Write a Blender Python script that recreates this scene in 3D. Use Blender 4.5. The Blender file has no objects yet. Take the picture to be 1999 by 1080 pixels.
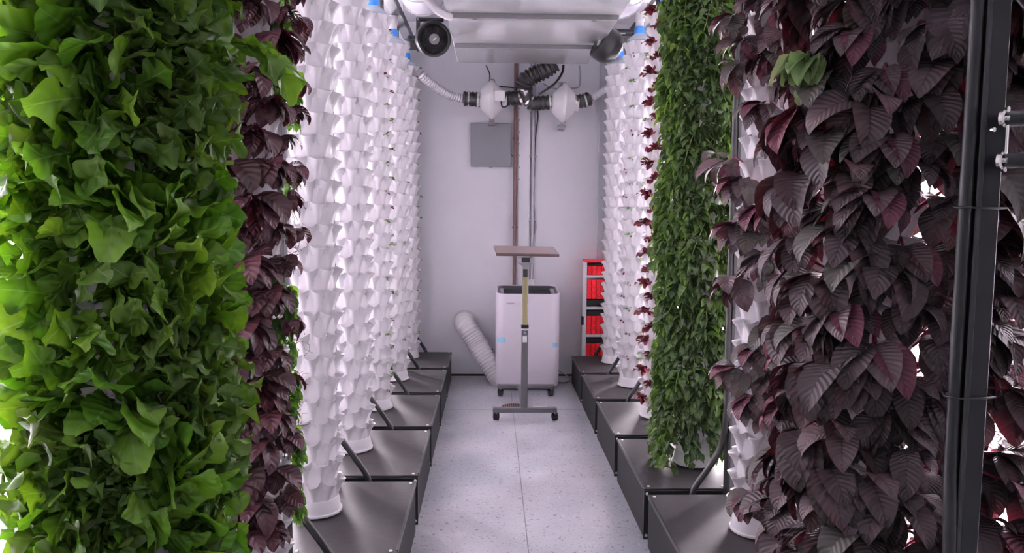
import bpy, bmesh, math, random
from mathutils import Vector, Matrix, Euler
R = math.radians
rnd = random.Random(7)
S = bpy.context.scene
COL = S.collection

# ------------------------------------------------------------------ camera
H, F, RHO = 1.35, 1500.0, 0.008
u0 = (959 - 999.5) - 132 * RHO
v0 = 132.0 + (959 - 999.5) * RHO
yaw = math.atan2(-u0, F)
pitch = math.atan2(v0, math.hypot(F, u0))
CR = Matrix.Rotation(-yaw, 3, 'Z') @ Matrix.Rotation(math.pi / 2 - pitch, 3, 'X') @ Matrix.Rotation(RHO, 3, 'Z')
cd = bpy.data.cameras.new('camera')
cam = bpy.data.objects.new('camera', cd)
COL.objects.link(cam)
cam.matrix_world = Matrix.Translation((0, 0, H)) @ CR.to_4x4()
cd.sensor_fit = 'HORIZONTAL'
cd.sensor_width = 36.0
cd.lens = F / 1999 * 36
cd.clip_start = 0.05
S.camera = cam
CI = CR.inverted()


def at(px, py, d):
    """world point on the plane Y=d seen at pixel px,py"""
    r = CR @ Vector((px - 999.5, 540 - py, -F))
    return Vector((0, 0, H)) + r * (d / r.y)


def pix(p):
    q = CI @ (Vector(p) - Vector((0, 0, H)))
    return 999.5 + F * q.x / -q.z, 540 - F * q.y / -q.z


# ------------------------------------------------------------------ world, exposure
W = bpy.data.worlds.new('world')
S.world = W
W.use_nodes = True
_n, _l = W.node_tree.nodes, W.node_tree.links
_tc = _n.new('ShaderNodeTexCoord'); _sx = _n.new('ShaderNodeSeparateXYZ'); _cr = _n.new('ShaderNodeValToRGB')
_l.new(_tc.outputs['Generated'], _sx.inputs[0]); _l.new(_sx.outputs['Z'], _cr.inputs['Fac'])     # daylight: sky above, dim ground below
_cr.color_ramp.elements[0].position = 0.02; _cr.color_ramp.elements[0].color = (.12, .12, .13, 1)
_cr.color_ramp.elements[1].position = 0.22; _cr.color_ramp.elements[1].color = (.86, .92, 1.0, 1)
_l.new(_cr.outputs['Color'], _n['Background'].inputs[0])
_n['Background'].inputs[1].default_value = 0.62
S.view_settings.view_transform = 'Standard'
S.view_settings.look = 'None'
S.view_settings.exposure = 0.42
S.view_settings.gamma = 1.0
LED = 84.0          # strength of the grow lights
LED_COL = (1.0, 0.94, 0.985)


# ------------------------------------------------------------------ materials
def lin(c):
    return tuple((x / 255 / 12.92 if x / 255 <= .04045 else ((x / 255 + .055) / 1.055) ** 2.4) for x in c) + (1,)


def mat(name, rgb, rough=.5, metal=0., noise=0., scale=20., bump=0., spec=.5, emit=0., trans=0.):
    m = bpy.data.materials.new(name)
    m.use_nodes = True
    nt = m.node_tree
    b = nt.nodes['Principled BSDF']
    c = lin(rgb)
    b.inputs['Base Color'].default_value = c
    b.inputs['Roughness'].default_value = rough
    b.inputs['Metallic'].default_value = metal
    b.inputs['Specular IOR Level'].default_value = spec
    if emit:
        b.inputs['Emission Color'].default_value = c
        b.inputs['Emission Strength'].default_value = emit
    if noise or bump:
        tc = nt.nodes.new('ShaderNodeTexCoord')
        nz = nt.nodes.new('ShaderNodeTexNoise')
        nz.inputs['Scale'].default_value = scale
        nz.inputs['Detail'].default_value = 5
        nt.links.new(tc.outputs['Object'], nz.inputs['Vector'])
        if noise:
            r = nt.nodes.new('ShaderNodeValToRGB')
            r.color_ramp.elements[0].position = .3
            r.color_ramp.elements[1].position = .7
            r.color_ramp.elements[0].color = tuple(x * (1 - noise) for x in c[:3]) + (1,)
            r.color_ramp.elements[1].color = tuple(min(1, x * (1 + noise)) for x in c[:3]) + (1,)
            nt.links.new(nz.outputs['Fac'], r.inputs['Fac'])
            nt.links.new(r.outputs['Color'], b.inputs['Base Color'])
        if bump:
            bp = nt.nodes.new('ShaderNodeBump')
            bp.inputs['Strength'].default_value = bump
            bp.inputs['Distance'].default_value = .01
            nt.links.new(nz.outputs['Fac'], bp.inputs['Height'])
            nt.links.new(bp.outputs['Normal'], b.inputs['Normal'])
    if trans:
        out = nt.nodes['Material Output']
        t = nt.nodes.new('ShaderNodeBsdfTranslucent')
        t.inputs['Color'].default_value = c
        mx = nt.nodes.new('ShaderNodeMixShader')
        mx.inputs[0].default_value = trans
        nt.links.new(b.outputs[0], mx.inputs[1])
        nt.links.new(t.outputs[0], mx.inputs[2])
        nt.links.new(mx.outputs[0], out.inputs['Surface'])
    return m


def floor_mat():
    m = bpy.data.materials.new('speckled_concrete')
    m.use_nodes = True
    nt = m.node_tree
    N, L = nt.nodes, nt.links
    b = N['Principled BSDF']
    tc = N.new('ShaderNodeTexCoord')

    def noise(s, d=4):
        n = N.new('ShaderNodeTexNoise')
        n.inputs['Scale'].default_value = s
        n.inputs['Detail'].default_value = d
        L.new(tc.outputs['Object'], n.inputs['Vector'])
        return n.outputs['Fac']

    def ramp(f, p0, c0, p1, c1):
        r = N.new('ShaderNodeValToRGB')
        r.color_ramp.elements[0].position = p0
        r.color_ramp.elements[0].color = c0
        r.color_ramp.elements[1].position = p1
        r.color_ramp.elements[1].color = c1
        L.new(f, r.inputs['Fac'])
        return r.outputs['Color']

    def mixc(f, a, c):
        x = N.new('ShaderNodeMix')
        x.data_type = 'RGBA'
        L.new(f, x.inputs[0])
        for v, i in ((a, 6), (c, 7)):
            if isinstance(v, tuple):
                x.inputs[i].default_value = v
            else:
                L.new(v, x.inputs[i])
        return x.outputs[2]
    base = ramp(noise(2.2), .35, lin((158, 161, 168)), .66, lin((184, 182, 188)))
    k = (0, 0, 0, 1)
    w = (1, 1, 1, 1)
    base = mixc(ramp(noise(46, 2), .63, k, .68, (.75, .75, .75, 1)), base, lin((92, 98, 108)))
    base = mixc(ramp(noise(85, 2), .64, k, .68, (.7, .7, .7, 1)), base, lin((84, 88, 98)))
    base = mixc(ramp(noise(60, 1), .66, k, .70, (.5, .5, .5, 1)), base, lin((205, 205, 208)))
    # thin joints between the floor sheets
    sp = N.new('ShaderNodeSeparateXYZ')
    L.new(tc.outputs['Object'], sp.inputs[0])
    for ax, pos, wd in (('X', .155, .0022), ('Y', 5.09, .005)):
        a = N.new('ShaderNodeMath')
        a.operation = 'SUBTRACT'
        L.new(sp.outputs[ax], a.inputs[0])
        a.inputs[1].default_value = pos
        c = N.new('ShaderNodeMath')
        c.operation = 'ABSOLUTE'
        L.new(a.outputs[0], c.inputs[0])
        e = N.new('ShaderNodeMath')
        e.operation = 'LESS_THAN'
        e.inputs[1].default_value = wd
        L.new(c.outputs[0], e.inputs[0])
        base = mixc(e.outputs[0], base, lin((112, 112, 114)))
    L.new(base, b.inputs['Base Color'])
    b.inputs['Roughness'].default_value = .3
    b.inputs['Specular IOR Level'].default_value = .45
    return m


def leaf_mat(name, rgb, back, rough=.45, trans=.35, veins=0, vein_rgb=None, spec=.4):
    """leaf: colour varies per leaf through the colour attribute, veins follow the UV map"""
    m = bpy.data.materials.new(name)
    m.use_nodes = True
    nt = m.node_tree
    N, L = nt.nodes, nt.links
    b = N['Principled BSDF']
    out = N['Material Output']
    at_ = N.new('ShaderNodeAttribute')
    at_.attribute_name = 'tint'
    uv = N.new('ShaderNodeUVMap')
    sp = N.new('ShaderNodeSeparateXYZ')
    L.new(uv.outputs[0], sp.inputs[0])
    oi = N.new('ShaderNodeObjectInfo')

    def M(op, a, b_=None, c=None):
        n = N.new('ShaderNodeMath')
        n.operation = op
        for i, v in enumerate((a, b_, c)):
            if v is None:
                continue
            if isinstance(v, (int, float)):
                n.inputs[i].default_value = v
            else:
                L.new(v, n.inputs[i])
        return n.outputs[0]
    au = M('ABSOLUTE', sp.outputs['X'])
    mul = N.new('ShaderNodeMix')
    mul.data_type = 'RGBA'
    mul.blend_type = 'MULTIPLY'
    mul.inputs[0].default_value = 1
    mul.inputs[6].default_value = lin(rgb)
    L.new(at_.outputs['Color'], mul.inputs[7])
    hs = N.new('ShaderNodeHueSaturation')
    L.new(mul.outputs[2], hs.inputs['Color'])
    L.new(M('MULTIPLY_ADD', oi.outputs['Random'], .5, .75), hs.inputs['Value'])
    colr = hs.outputs['Color']
    if veins:
        ph = M('SUBTRACT', M('MULTIPLY', sp.outputs['Y'], veins), M('MULTIPLY', au, veins * .16))
        wv = M('SINE', M('MULTIPLY', ph, 6.2832))
        side = M('POWER', M('MULTIPLY_ADD', wv, .5, .5), 5.)
        mid = M('LESS_THAN', au, .045)
        f = M('MAXIMUM', M('MULTIPLY', side, .17), M('MULTIPLY', mid, .75))
        mx = N.new('ShaderNodeMix')
        mx.data_type = 'RGBA'
        L.new(f, mx.inputs[0])
        L.new(colr, mx.inputs[6])
        mx.inputs[7].default_value = lin(vein_rgb)
        colr = mx.outputs[2]
        bp = N.new('ShaderNodeBump')
        bp.inputs['Strength'].default_value = .42
        bp.inputs['Distance'].default_value = .004
        L.new(M('MULTIPLY', M('MULTIPLY_ADD', wv, .5, .5), -1.), bp.inputs['Height'])
        L.new(bp.outputs['Normal'], b.inputs['Normal'])
    L.new(colr, b.inputs['Base Color'])
    b.inputs['Roughness'].default_value = rough
    b.inputs['Specular IOR Level'].default_value = spec
    t = N.new('ShaderNodeBsdfTranslucent')
    m2 = N.new('ShaderNodeMix')
    m2.data_type = 'RGBA'
    m2.blend_type = 'MULTIPLY'
    m2.inputs[0].default_value = 1
    m2.inputs[6].default_value = lin(back)
    L.new(at_.outputs['Color'], m2.inputs[7])
    L.new(m2.outputs[2], t.inputs['Color'])
    ms = N.new('ShaderNodeMixShader')
    ms.inputs[0].default_value = trans
    L.new(b.outputs[0], ms.inputs[1])
    L.new(t.outputs[0], ms.inputs[2])
    L.new(ms.outputs[0], out.inputs['Surface'])
    return m


M_ = {}
M_['floor'] = floor_mat()
M_['wall'] = mat('white_wall_paint', (226, 226, 232), .45, noise=.03, scale=3)
M_['wallband'] = mat('grey_wall_strip', (190, 190, 198), .5, noise=.03)
M_['white'] = mat('white_plastic', (240, 238, 240), .35, noise=.015, scale=6)
M_['tower'] = mat('white_tower_plastic', (243, 240, 243), .38, trans=.12)
M_['acwhite'] = mat('white_appliance_plastic', (226, 219, 228), .3, noise=.01, scale=4)
M_['clear'] = mat('milky_plastic', (222, 230, 238), .2, trans=.35)
M_['blue'] = mat('blue_band_plastic', (62, 140, 222), .4, noise=.05)
M_['lid'] = mat('dark_textured_board', (40, 37, 38), .62, noise=.16, scale=30, bump=.12, spec=.3)
M_['box'] = mat('black_board', (18, 18, 19), .6, noise=.08, scale=40, spec=.2)
M_['black'] = mat('black_plastic', (22, 22, 24), .4, noise=.1)
M_['rubber'] = mat('black_rubber', (18, 18, 19), .5, noise=.1, scale=60, bump=.05)
M_['post'] = mat('black_painted_steel', (21, 22, 24), .38, noise=.08, spec=.3)
M_['greypost'] = mat('grey_channel_steel', (92, 92, 96), .45, metal=.3, noise=.08)
M_['steel'] = mat('brushed_stainless_sheet', (208, 208, 210), .12, metal=.4, noise=.03, scale=3)
M_['seam'] = mat('dull_aluminium_strip', (135, 135, 137), .4, metal=.5, noise=.06)
M_['chrome'] = mat('bright_zinc', (225, 222, 215), .22, metal=1., noise=.04)
M_['screw'] = mat('silver_screw', (205, 205, 205), .35, metal=.7, noise=.05)
M_['foil'] = mat('crinkled_foil', (222, 222, 225), .3, metal=.75, noise=.08, scale=60, bump=.9)
M_['duct'] = mat('black_flexible_duct', (30, 29, 30), .38, noise=.15, scale=30, bump=.2)
M_['grey'] = mat('grey_painted_cover', (120, 120, 126), .6, noise=.03, scale=5, spec=.2)
M_['brown'] = mat('brown_painted_pipe', (92, 62, 58), .5, noise=.12, scale=30)
M_['conduit'] = mat('grey_conduit', (158, 156, 164), .4, metal=.4, noise=.05)
M_['cart'] = mat('grey_cart_paint', (76, 76, 80), .45, noise=.05)
M_['yellow'] = mat('yellowish_chrome_tube', (205, 192, 140), .25, metal=.7, noise=.1, scale=12)
M_['tray'] = mat('brown_grey_laminate', (128, 112, 110), .45, noise=.08, scale=14)
M_['trayedge'] = mat('dark_brown_edge', (72, 56, 56), .5, noise=.1)
M_['tape'] = mat('light_blue_tape', (146, 196, 222), .5, noise=.05)
M_['paper'] = mat('white_paper', (232, 232, 232), .7, noise=.03)
M_['rust'] = mat('rusty_drain_grate', (112, 92, 86), .7, noise=.3, scale=50)
M_['ring'] = mat('worn_metal_ring', (176, 174, 174), .4, metal=.4, noise=.1)
M_['red'] = mat('red_plastic', (240, 24, 42), .42, noise=.06, scale=14)
M_['dark'] = mat('dark_opening', (14, 13, 14), .8, noise=.1)
M_['grille'] = mat('dark_grey_grille', (56, 56, 58), .3, noise=.05)
M_['hubgrey'] = mat('grey_hub_plastic', (128, 126, 126), .35, noise=.05)
M_['fabric'] = mat('white_fabric_duct', (234, 232, 240), .6, noise=.02, scale=6, bump=.25)
M_['label'] = mat('grey_lettering', (118, 114, 122), .5, noise=.02)
M_['led'] = mat('grow_light_diffuser', (255, 242, 251), .5, emit=LED)
M_['lettuce'] = leaf_mat('green_lettuce_leaf', (96, 128, 50), (130, 178, 36), .38, .25, 7, (136, 164, 100))
M_['frill'] = leaf_mat('frilly_lettuce_leaf', (80, 104, 48), (116, 156, 40), .4, .22, 6, (112, 138, 84))
M_['amar'] = leaf_mat('purple_amaranth_leaf', (84, 73, 75), (124, 34, 52), .5, .08, 13, (64, 52, 56), spec=.3)
M_['amar2'] = leaf_mat('dark_red_amaranth_leaf', (74, 46, 52), (110, 32, 44), .4, .1, 8, (52, 28, 34))
M_['basil'] = leaf_mat('trailing_green_leaf', (62, 96, 50), (120, 170, 50), .42, .32, 5, (104, 134, 84))
M_['herb'] = leaf_mat('dark_green_herb_leaf', (58, 74, 52), (120, 158, 55), .45, .3, 5, (120, 142, 96))
M_['sprout'] = leaf_mat('pale_seedling_leaf', (128, 144, 104), (140, 165, 105), .45, .22)
M_['redlet'] = leaf_mat('red_lettuce_leaf', (92, 34, 44), (120, 36, 46), .4, .22)
M_['stemr'] = mat('magenta_stem', (132, 34, 62), .45, noise=.15, scale=40)
M_['stemg'] = mat('green_stem', (112, 138, 70), .5, noise=.1, scale=40)
M_['root'] = mat('dry_brown_tendril', (96, 78, 70), .7, noise=.1)


# ------------------------------------------------------------------ mesh helpers
def box(bm, lo, hi, bev=0., seg=1, rot=None):
    lo, hi = Vector(lo), Vector(hi)
    c = (lo + hi) / 2
    r = bmesh.ops.create_cube(bm, size=1)
    vs = r['verts']
    for v in vs:
        v.co = Vector((v.co.x * (hi.x - lo.x), v.co.y * (hi.y - lo.y), v.co.z * (hi.z - lo.z)))
        if rot:
            v.co = rot @ v.co
        v.co += c
    if bev:
        es = list({e for v in vs for e in v.link_edges})
        bmesh.ops.bevel(bm, geom=es, offset=bev, segments=seg, affect='EDGES', profile=.6)


def frame_of(d):
    d = Vector(d).normalized()
    a = Vector((0, 0, 1)) if abs(d.z) < .95 else Vector((0, 1, 0))
    x = a.cross(d).normalized()
    return x, d.cross(x).normalized(), d


def tube(bm, pts, rad, n=10, caps=True, closed=False):
    pts = [Vector(p) for p in pts]
    rf = rad if callable(rad) else (lambda t: rad)
    rings = []
    px = None
    for i, p in enumerate(pts):
        a = pts[max(0, i - 1)]
        b = pts[min(len(pts) - 1, i + 1)]
        x, y, d = frame_of(b - a)
        if px is not None:
            x = (px - d * px.dot(d)).normalized()
            y = d.cross(x)
        px = x
        r = rf(i / max(1, len(pts) - 1))
        rings.append([bm.verts.new(p + (x * math.cos(k * 2 * math.pi / n) + y * math.sin(k * 2 * math.pi / n)) * r) for k in range(n)])
    for a, b in zip(rings, rings[1:]):
        for k in range(n):
            bm.faces.new((a[k], a[(k + 1) % n], b[(k + 1) % n], b[k]))
    if caps:
        bm.faces.new(rings[0][::-1])
        bm.faces.new(rings[-1])


def lathe(bm, prof, n=32, origin=(0, 0, 0), axis=(0, 0, 1), cap0=True, cap1=True, seg0=0.):
    """prof: list of (radius, distance along the axis)"""
    x, y, d = frame_of(axis)
    o = Vector(origin)
    rings = []
    for r, h in prof:
        if r < 1e-6:
            rings.append([bm.verts.new(o + d * h)])
        else:
            rings.append([bm.verts.new(o + d * h + (x * math.cos(seg0 + k * 2 * math.pi / n) + y * math.sin(seg0 + k * 2 * math.pi / n)) * r) for k in range(n)])
    for a, b in zip(rings, rings[1:]):
        for k in range(n):
            j = (k + 1) % n
            if len(a) == 1 and len(b) == 1:
                continue
            if len(a) == 1:
                bm.faces.new((a[0], b[j], b[k]))
            elif len(b) == 1:
                bm.faces.new((a[k], a[j], b[0]))
            else:
                bm.faces.new((a[k], a[j], b[j], b[k]))
    if cap0 and len(rings[0]) > 2:
        bm.faces.new(rings[0][::-1])
    if cap1 and len(rings[-1]) > 2:
        bm.faces.new(rings[-1])


def bez(p0, p1, p2, p3, n=14):
    p0, p1, p2, p3 = map(Vector, (p0, p1, p2, p3))
    return [p0 * (1 - t) ** 3 + p1 * 3 * t * (1 - t) ** 2 + p2 * 3 * t * t * (1 - t) + p3 * t ** 3 for t in [i / n for i in range(n + 1)]]


def smooth_path(pts, n=8):
    pts = [Vector(p) for p in pts]
    out = []
    P = [pts[0] * 2 - pts[1]] + pts + [pts[-1] * 2 - pts[-2]]
    for i in range(1, len(P) - 2):
        a, b, c, d = P[i - 1:i + 3]
        for k in range(n):
            t = k / n
            out.append(.5 * ((2 * b) + (c - a) * t + (2 * a - 5 * b + 4 * c - d) * t * t + (3 * b - a - 3 * c + d) * t ** 3))
    out.append(pts[-1])
    return out


def obj(name, bm, m, parent=None, smooth=40, loc=None):
    me = bpy.data.meshes.new(name)
    bmesh.ops.recalc_face_normals(bm, faces=bm.faces[:])
    if loc is not None:
        bmesh.ops.translate(bm, verts=bm.verts[:], vec=-Vector(loc))
    bm.to_mesh(me)
    bm.free()
    me.materials.append(M_[m] if isinstance(m, str) else m)
    o = bpy.data.objects.new(name, me)
    COL.objects.link(o)
    if smooth:
        me.polygons.foreach_set('use_smooth', [True] * len(me.polygons))
        if smooth < 180:
            me.set_sharp_from_angle(angle=R(smooth))
    if parent:
        o.parent = parent
        if loc is not None:
            o.location = loc
        elif parent.get('_rooted'):
            pass
    elif loc is not None:
        o.location = loc
    return o


def tag(o, label, cat, group=None):
    o['label'] = label
    o['category'] = cat
    if group:
        o['group'] = group
    return o


def empty(name, label, cat, group=None, loc=(0, 0, 0)):
    o = bpy.data.objects.new(name, None)
    o.empty_display_size = .05
    COL.objects.link(o)
    o.location = loc
    return tag(o, label, cat, group)


def struct(name, bm, m, smooth=0):
    o = obj(name, bm, m, smooth=smooth)
    o['kind'] = 'structure'
    return o


def copy_tree(o, parent=None):
    c = o.copy()
    COL.objects.link(c)
    if parent:
        c.parent = parent
    for ch in list(o.children):
        copy_tree(ch, c)
    return c


B = bmesh.new
ORD = ['first', 'second', 'third', 'fourth', 'fifth', 'sixth', 'seventh', 'eighth', 'ninth', 'tenth', 'eleventh', 'twelfth',
       'thirteenth', 'fourteenth', 'fifteenth', 'sixteenth', 'seventeenth', 'eighteenth', 'nineteenth', 'twentieth', 'twenty-first',
       'twenty-second', 'twenty-third', 'twenty-fourth', 'twenty-fifth', 'twenty-sixth', 'twenty-seventh']

# ------------------------------------------------------------------ the room
XL, XR, YB, ZC, Y0 = -1.08, 1.40, 6.155, 2.80, -0.6
bm = B(); box(bm, (XL - .1, Y0, -.1), (XR + .1, YB + .1, 0)); struct('floor', bm, 'floor')
bm = B(); box(bm, (XL - .1, Y0, ZC), (XR + .1, YB + .1, ZC + .1)); struct('ceiling', bm, 'wall')
bm = B(); box(bm, (XL - .1, Y0, 0), (XL, YB + .1, ZC)); struct('wall_left', bm, 'wall')
bm = B(); box(bm, (XR, Y0, 0), (XR + .1, YB + .1, ZC)); struct('wall_right', bm, 'wall')
bm = B(); box(bm, (XL, YB, 0), (XR, YB + .1, ZC)); struct('wall_back', bm, 'wall')
a, b = at(1010, 400, YB), at(1034, 400, YB)
bm = B(); box(bm, (a.x, YB - .016, .02), (b.x, YB, ZC), .004); struct('trim_1', bm, 'wall')
a, b = at(1168, 300, YB), at(1181, 300, YB)
bm = B(); box(bm, (a.x, YB - .02, 0), (b.x, YB, ZC), .003); struct('trim_2', bm, 'wallband')
bm = B(); box(bm, (XL, YB - .012, 0), (XR, YB, .014)); struct('baseboard_back', bm, 'black')

# ------------------------------------------------------------------ rows: depths of gaps between boxes
GL = [0.95, 1.69, 2.44, 3.185, 3.93, 4.68, 5.42, 6.09]
GR = [1.55, 2.29, 3.03, 3.78, 4.52, 5.27, 5.95]
TL = [1.31, 2.06, 2.81, 3.56, 4.31, 5.05, 5.80]
TR = [1.87, 2.62, 3.36, 4.14, 4.88, 5.63]
XTL, XTR = -.645, .918
XPL, XPR = -.672, .985
BZ = .216
XIL, XIR = -.305, .632

WHERE = ['closest to the back wall', 'second from the back wall', 'third from the back wall', 'fourth from the back wall',
         'fifth from the back wall', 'sixth from the back wall', 'seventh from the back wall']


def reservoir(side, y0, y1, where):
    xi = XIL if side < 0 else XIR
    xo = (XL + .02) if side < 0 else (XR - .02)
    g = .012
    lo, hi = sorted((xi, xo))
    root = empty('reservoir_box', 'black flat-topped reservoir box in the %s row, %s' % ('left' if side < 0 else 'right', where), 'box',
                 'reservoir boxes along the aisle', ((xi + xo) / 2, (y0 + y1) / 2, 0))
    k = root.location.copy()
    i = -1 if side < 0 else 1
    y1 -= .05

    def part(name, bm, m, **kw):
        bmesh.ops.translate(bm, verts=bm.verts[:], vec=-k)
        return obj(name, bm, m, root, **kw)
    bm = B(); box(bm, (lo + .004, y0 + g, 0), (hi - .004, y1 - g, BZ - .008), .003); part('body', bm, 'box', smooth=30)
    bm = B(); box(bm, (lo, y0 + g - .002, BZ - .008), (hi, y1 - g + .002, BZ), .002); part('lid', bm, 'lid', smooth=30)
    # angle iron frame round the near face
    f = .024
    bm = B()
    box(bm, (lo, y0 + g - .005, BZ - .036), (hi, y0 + g + .004, BZ - .009), .001)
    part('edge_rail', bm, 'black', smooth=30)
    x0 = xi if side > 0 else xi - f
    bm = B(); box(bm, (x0, y0 + g - .005, 0), (x0 + f, y0 + g + .004, BZ - .036), .001); part('corner_angle', bm, 'black', smooth=30)
    bm = B(); box(bm, (xi - .002 if side > 0 else xi - .006, y0 + g + .02, BZ - .012), (xi + .006 if side > 0 else xi + .002, y1 - g - .02, BZ + .002), .001)
    part('edge_strip', bm, 'black', smooth=30)
    for px_, py_, pz_, ax in ((xi + i * .022, y0 + g + .02, BZ, (0, 0, 1)), (xi + i * .022, y1 - g - .02, BZ, (0, 0, 1)),
                              (xi + i * .012, y0 + g - .005, BZ - .022, (0, -1, 0)), (xi + i * .012, y0 + g - .005, .018, (0, -1, 0)),
                              (xi + i * .33, y0 + g - .005, BZ - .022, (0, -1, 0)), (xi + i * .33, y0 + g + .02, BZ, (0, 0, 1))):
        bm = B(); lathe(bm, [(.0065, -.001), (.006, .002), (.003, .0035), (0, .004)], 10, (px_, py_, pz_), ax, cap0=True)
        part('screw', bm, 'screw', smooth=60)


for i in range(len(GL) - 1):
    reservoir(-1, GL[i], GL[i + 1], WHERE[len(GL) - 2 - i])
for i in range(len(GR) - 1):
    reservoir(1, GR[i], GR[i + 1], WHERE[len(GR) - 2 - i])

# ------------------------------------------------------------------ planting towers
NP = 8           # pockets in a tier
TH = .0785       # height of a tier
R0, RA = .075, .0305
NT = 27
BASE_H = .052


def lobe(th, t):
    hw = 1.5 + 16.5 * min(1, t)
    p = 360 / NP
    x = abs(((math.degrees(th) + p / 2) % p) - p / 2) / hw
    return (max(0, 1 - x * x)) ** .6 if x < 1 else 0.


def tier_mesh():
    bm = B()
    n = NP * 16
    prof = [(0, 0, 1), (.3, .25, 1), (.6, .55, 1), (.88, .88, 1), (1.0, 1.06, 1), (1.015, 1.04, 1), (.985, .92, 1), (.8, .5, 1), (.72, .2, 1)]
    rings = []
    for t, a, _ in prof:
        ring = []
        for k in range(n):
            th = k * 2 * math.pi / n
            l = lobe(th, max(t, .02) if a > .6 or t < .7 else 1)
            dz = .22 * l * TH if t > .85 else 0
            r = R0 + RA * a * l
            ring.append(bm.verts.new((r * math.cos(th), r * math.sin(th), t * TH - dz * .6)))
        rings.append(ring)
    ring = [bm.verts.new(((R0 - .004) * math.cos(k * 2 * math.pi / n), (R0 - .004) * math.sin(k * 2 * math.pi / n), .80 * TH)) for k in range(n)]
    rings.append(ring)
    ring = [bm.verts.new(((R0 - .004) * math.cos(k * 2 * math.pi / n), (R0 - .004) * math.sin(k * 2 * math.pi / n), 1.03 * TH)) for k in range(n)]
    rings.append(ring)
    for a, b in zip(rings, rings[1:]):
        for k in range(n):
            bm.faces.new((a[k], a[(k + 1) % n], b[(k + 1) % n], b[k]))
    return bm


def make_tower(label):
    t = empty('planting_tower', label, 'planting tower', 'vertical planting towers')
    bm = B(); lathe(bm, [(.088, 0), (.092, .002), (.092, .009), (.087, .012), (.085, .03), (.081, BASE_H), (.078, BASE_H + .006)], 48)
    obj('base_pot', bm, 'tower', t, smooth=50)
    p = None
    for k in range(NT):
        if p is None:
            p = obj('tier', tier_mesh(), 'tower', t, smooth=32)
            q = p
        else:
            q = p.copy(); COL.objects.link(q); q.parent = t
        q.location = (0, 0, BASE_H + k * TH)
        q.rotation_euler = (0, 0, (math.pi / NP) * (k % 2))
    z = BASE_H + NT * TH
    bm = B(); lathe(bm, [(R0, 0), (R0 + .003, .004), (.076, .012), (.058, .03), (.037, .045), (.033, .05)], 32, (0, 0, z)); obj('cap', bm, 'clear', t, smooth=50)
    bm = B(); lathe(bm, [(.033, .05), (.034, .051), (.031, .093), (.030, .094)], 28, (0, 0, z)); obj('blue_band', bm, 'blue', t, smooth=50)['label'] = 'blue band'
    bm = B(); lathe(bm, [(.026, .09), (.026, .13), (.031, .132), (.031, .178), (.027, .181)], 28, (0, 0, z)); obj('feed_pipe', bm, 'white', t, smooth=50)
    return t


def place_tower(t, x, y, rot):
    t.location = (x, y, BZ + .0045)
    t.rotation_euler = (0, 0, rot)
    return t


LT = ['hidden under green lettuce at the left edge', 'behind dark red leaves beside the green lettuce mass',
      'bare, the largest bare one, in the left row', 'bare, second from the large bare one in the left row',
      'with tiny seedlings, third from the back in the left row', 'with small sprouts, second from the back in the left row',
      'nearest to the back wall in the left row']
RT = ['hidden under purple leaves beside the near black post', 'partly covered by purple leaves, before the grey post',
      'covered in dark green hanging herbs in the right row', 'with a column of dark red lettuce in the right row',
      'with green seedlings, second from the back in the right row', 'nearest to the back wall in the right row beside the red bins']
proto = make_tower('white pocket tower ' + LT[0])
towers = {}
for i, y in enumerate(TL):
    t = proto if i == 0 else copy_tree(proto)
    t['label'] = 'white pocket tower ' + LT[i]
    towers['L', i] = place_tower(t, XTL + (.012 if i > 4 else .025 if i == 0 else 0), y, R(-90 + rnd.uniform(-8, 8)))
for i, y in enumerate(TR):
    t = copy_tree(proto)
    t['label'] = 'white pocket tower ' + RT[i]
    towers['R', i] = place_tower(t, XTR + (.035 if i == 0 else .03 if i == 1 else 0), y, R(-90 + rnd.uniform(-8, 8)))

# ------------------------------------------------------------------ frame posts, hoses, rails, lights
ZR = 2.575


def post(side, y, k, where, near=False):
    x = XPL if side < 0 else XPR
    y -= .028
    i = 1 if side < 0 else -1
    root = empty('frame_post', 'dark steel post in the %s row, %s' % ('left' if side < 0 else 'right', where), 'post', 'frame posts between the towers', (x, y, 0))
    w = .023 if near else .027
    bm = B(); box(bm, (-w, -.020, 0), (w, .020, ZR), .003); obj('channel', bm, 'post' if near else 'greypost', root, smooth=30)
    bm = B(); box(bm, (i * w - .006, -.026, 0), (i * w + .006, .022, ZR), .002); obj('edge_angle', bm, 'black', root, smooth=30)
    zs = (.55, .98, 1.36, 1.9) if near else (.7, 1.4, 2.0)
    for z in zs:
        bm = B()
        i0 = i; i = i * (1 if side > 0 else -1)
        c = [Vector((i * .058, -.03, z)), Vector((i * .06, .0, z + .004)), Vector((i * .0, .027, z + .003)), Vector((-i * .032, .02, z)),
             Vector((-i * .032, -.028, z)), Vector((0, -.036, z - .001)), Vector((i * .05, -.042, z)), Vector((i * .066, -.02, z)), Vector((i * .06, .0, z + .004))]
        tube(bm, c, .0022, 6)
        i = i0
        obj('cable_tie', bm, 'black', root, smooth=180)
    # hose: rises along the post, bends to the gap between two boxes
    bm = B()
    r = .0125
    s_ = 1 if side > 0 else -1
    pts = smooth_path([(x + i * .165, y - .0, BZ - .05), (x + i * .158, y, BZ + .01), (x + i * .10, y, BZ + .10), (x + i * (.055 if side > 0 else .04), y - .004, BZ + .19),
                       (x + i * .044 * s_, y - .03, BZ + .36), (x + i * .042 * s_, y - .012, .9), (x + i * .042 * s_, y - .012, 1.6), (x + i * .042 * s_, y - .012, ZR - .03)], 8)
    tube(bm, pts, r, 10)
    tag(obj('water_hose', bm, 'rubber', loc=(x + i * .15, y, BZ - .05)),
        'black hose by the post of the %s row, %s' % ('left' if side < 0 else 'right', where), 'hose', 'water hoses on the posts')


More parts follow.
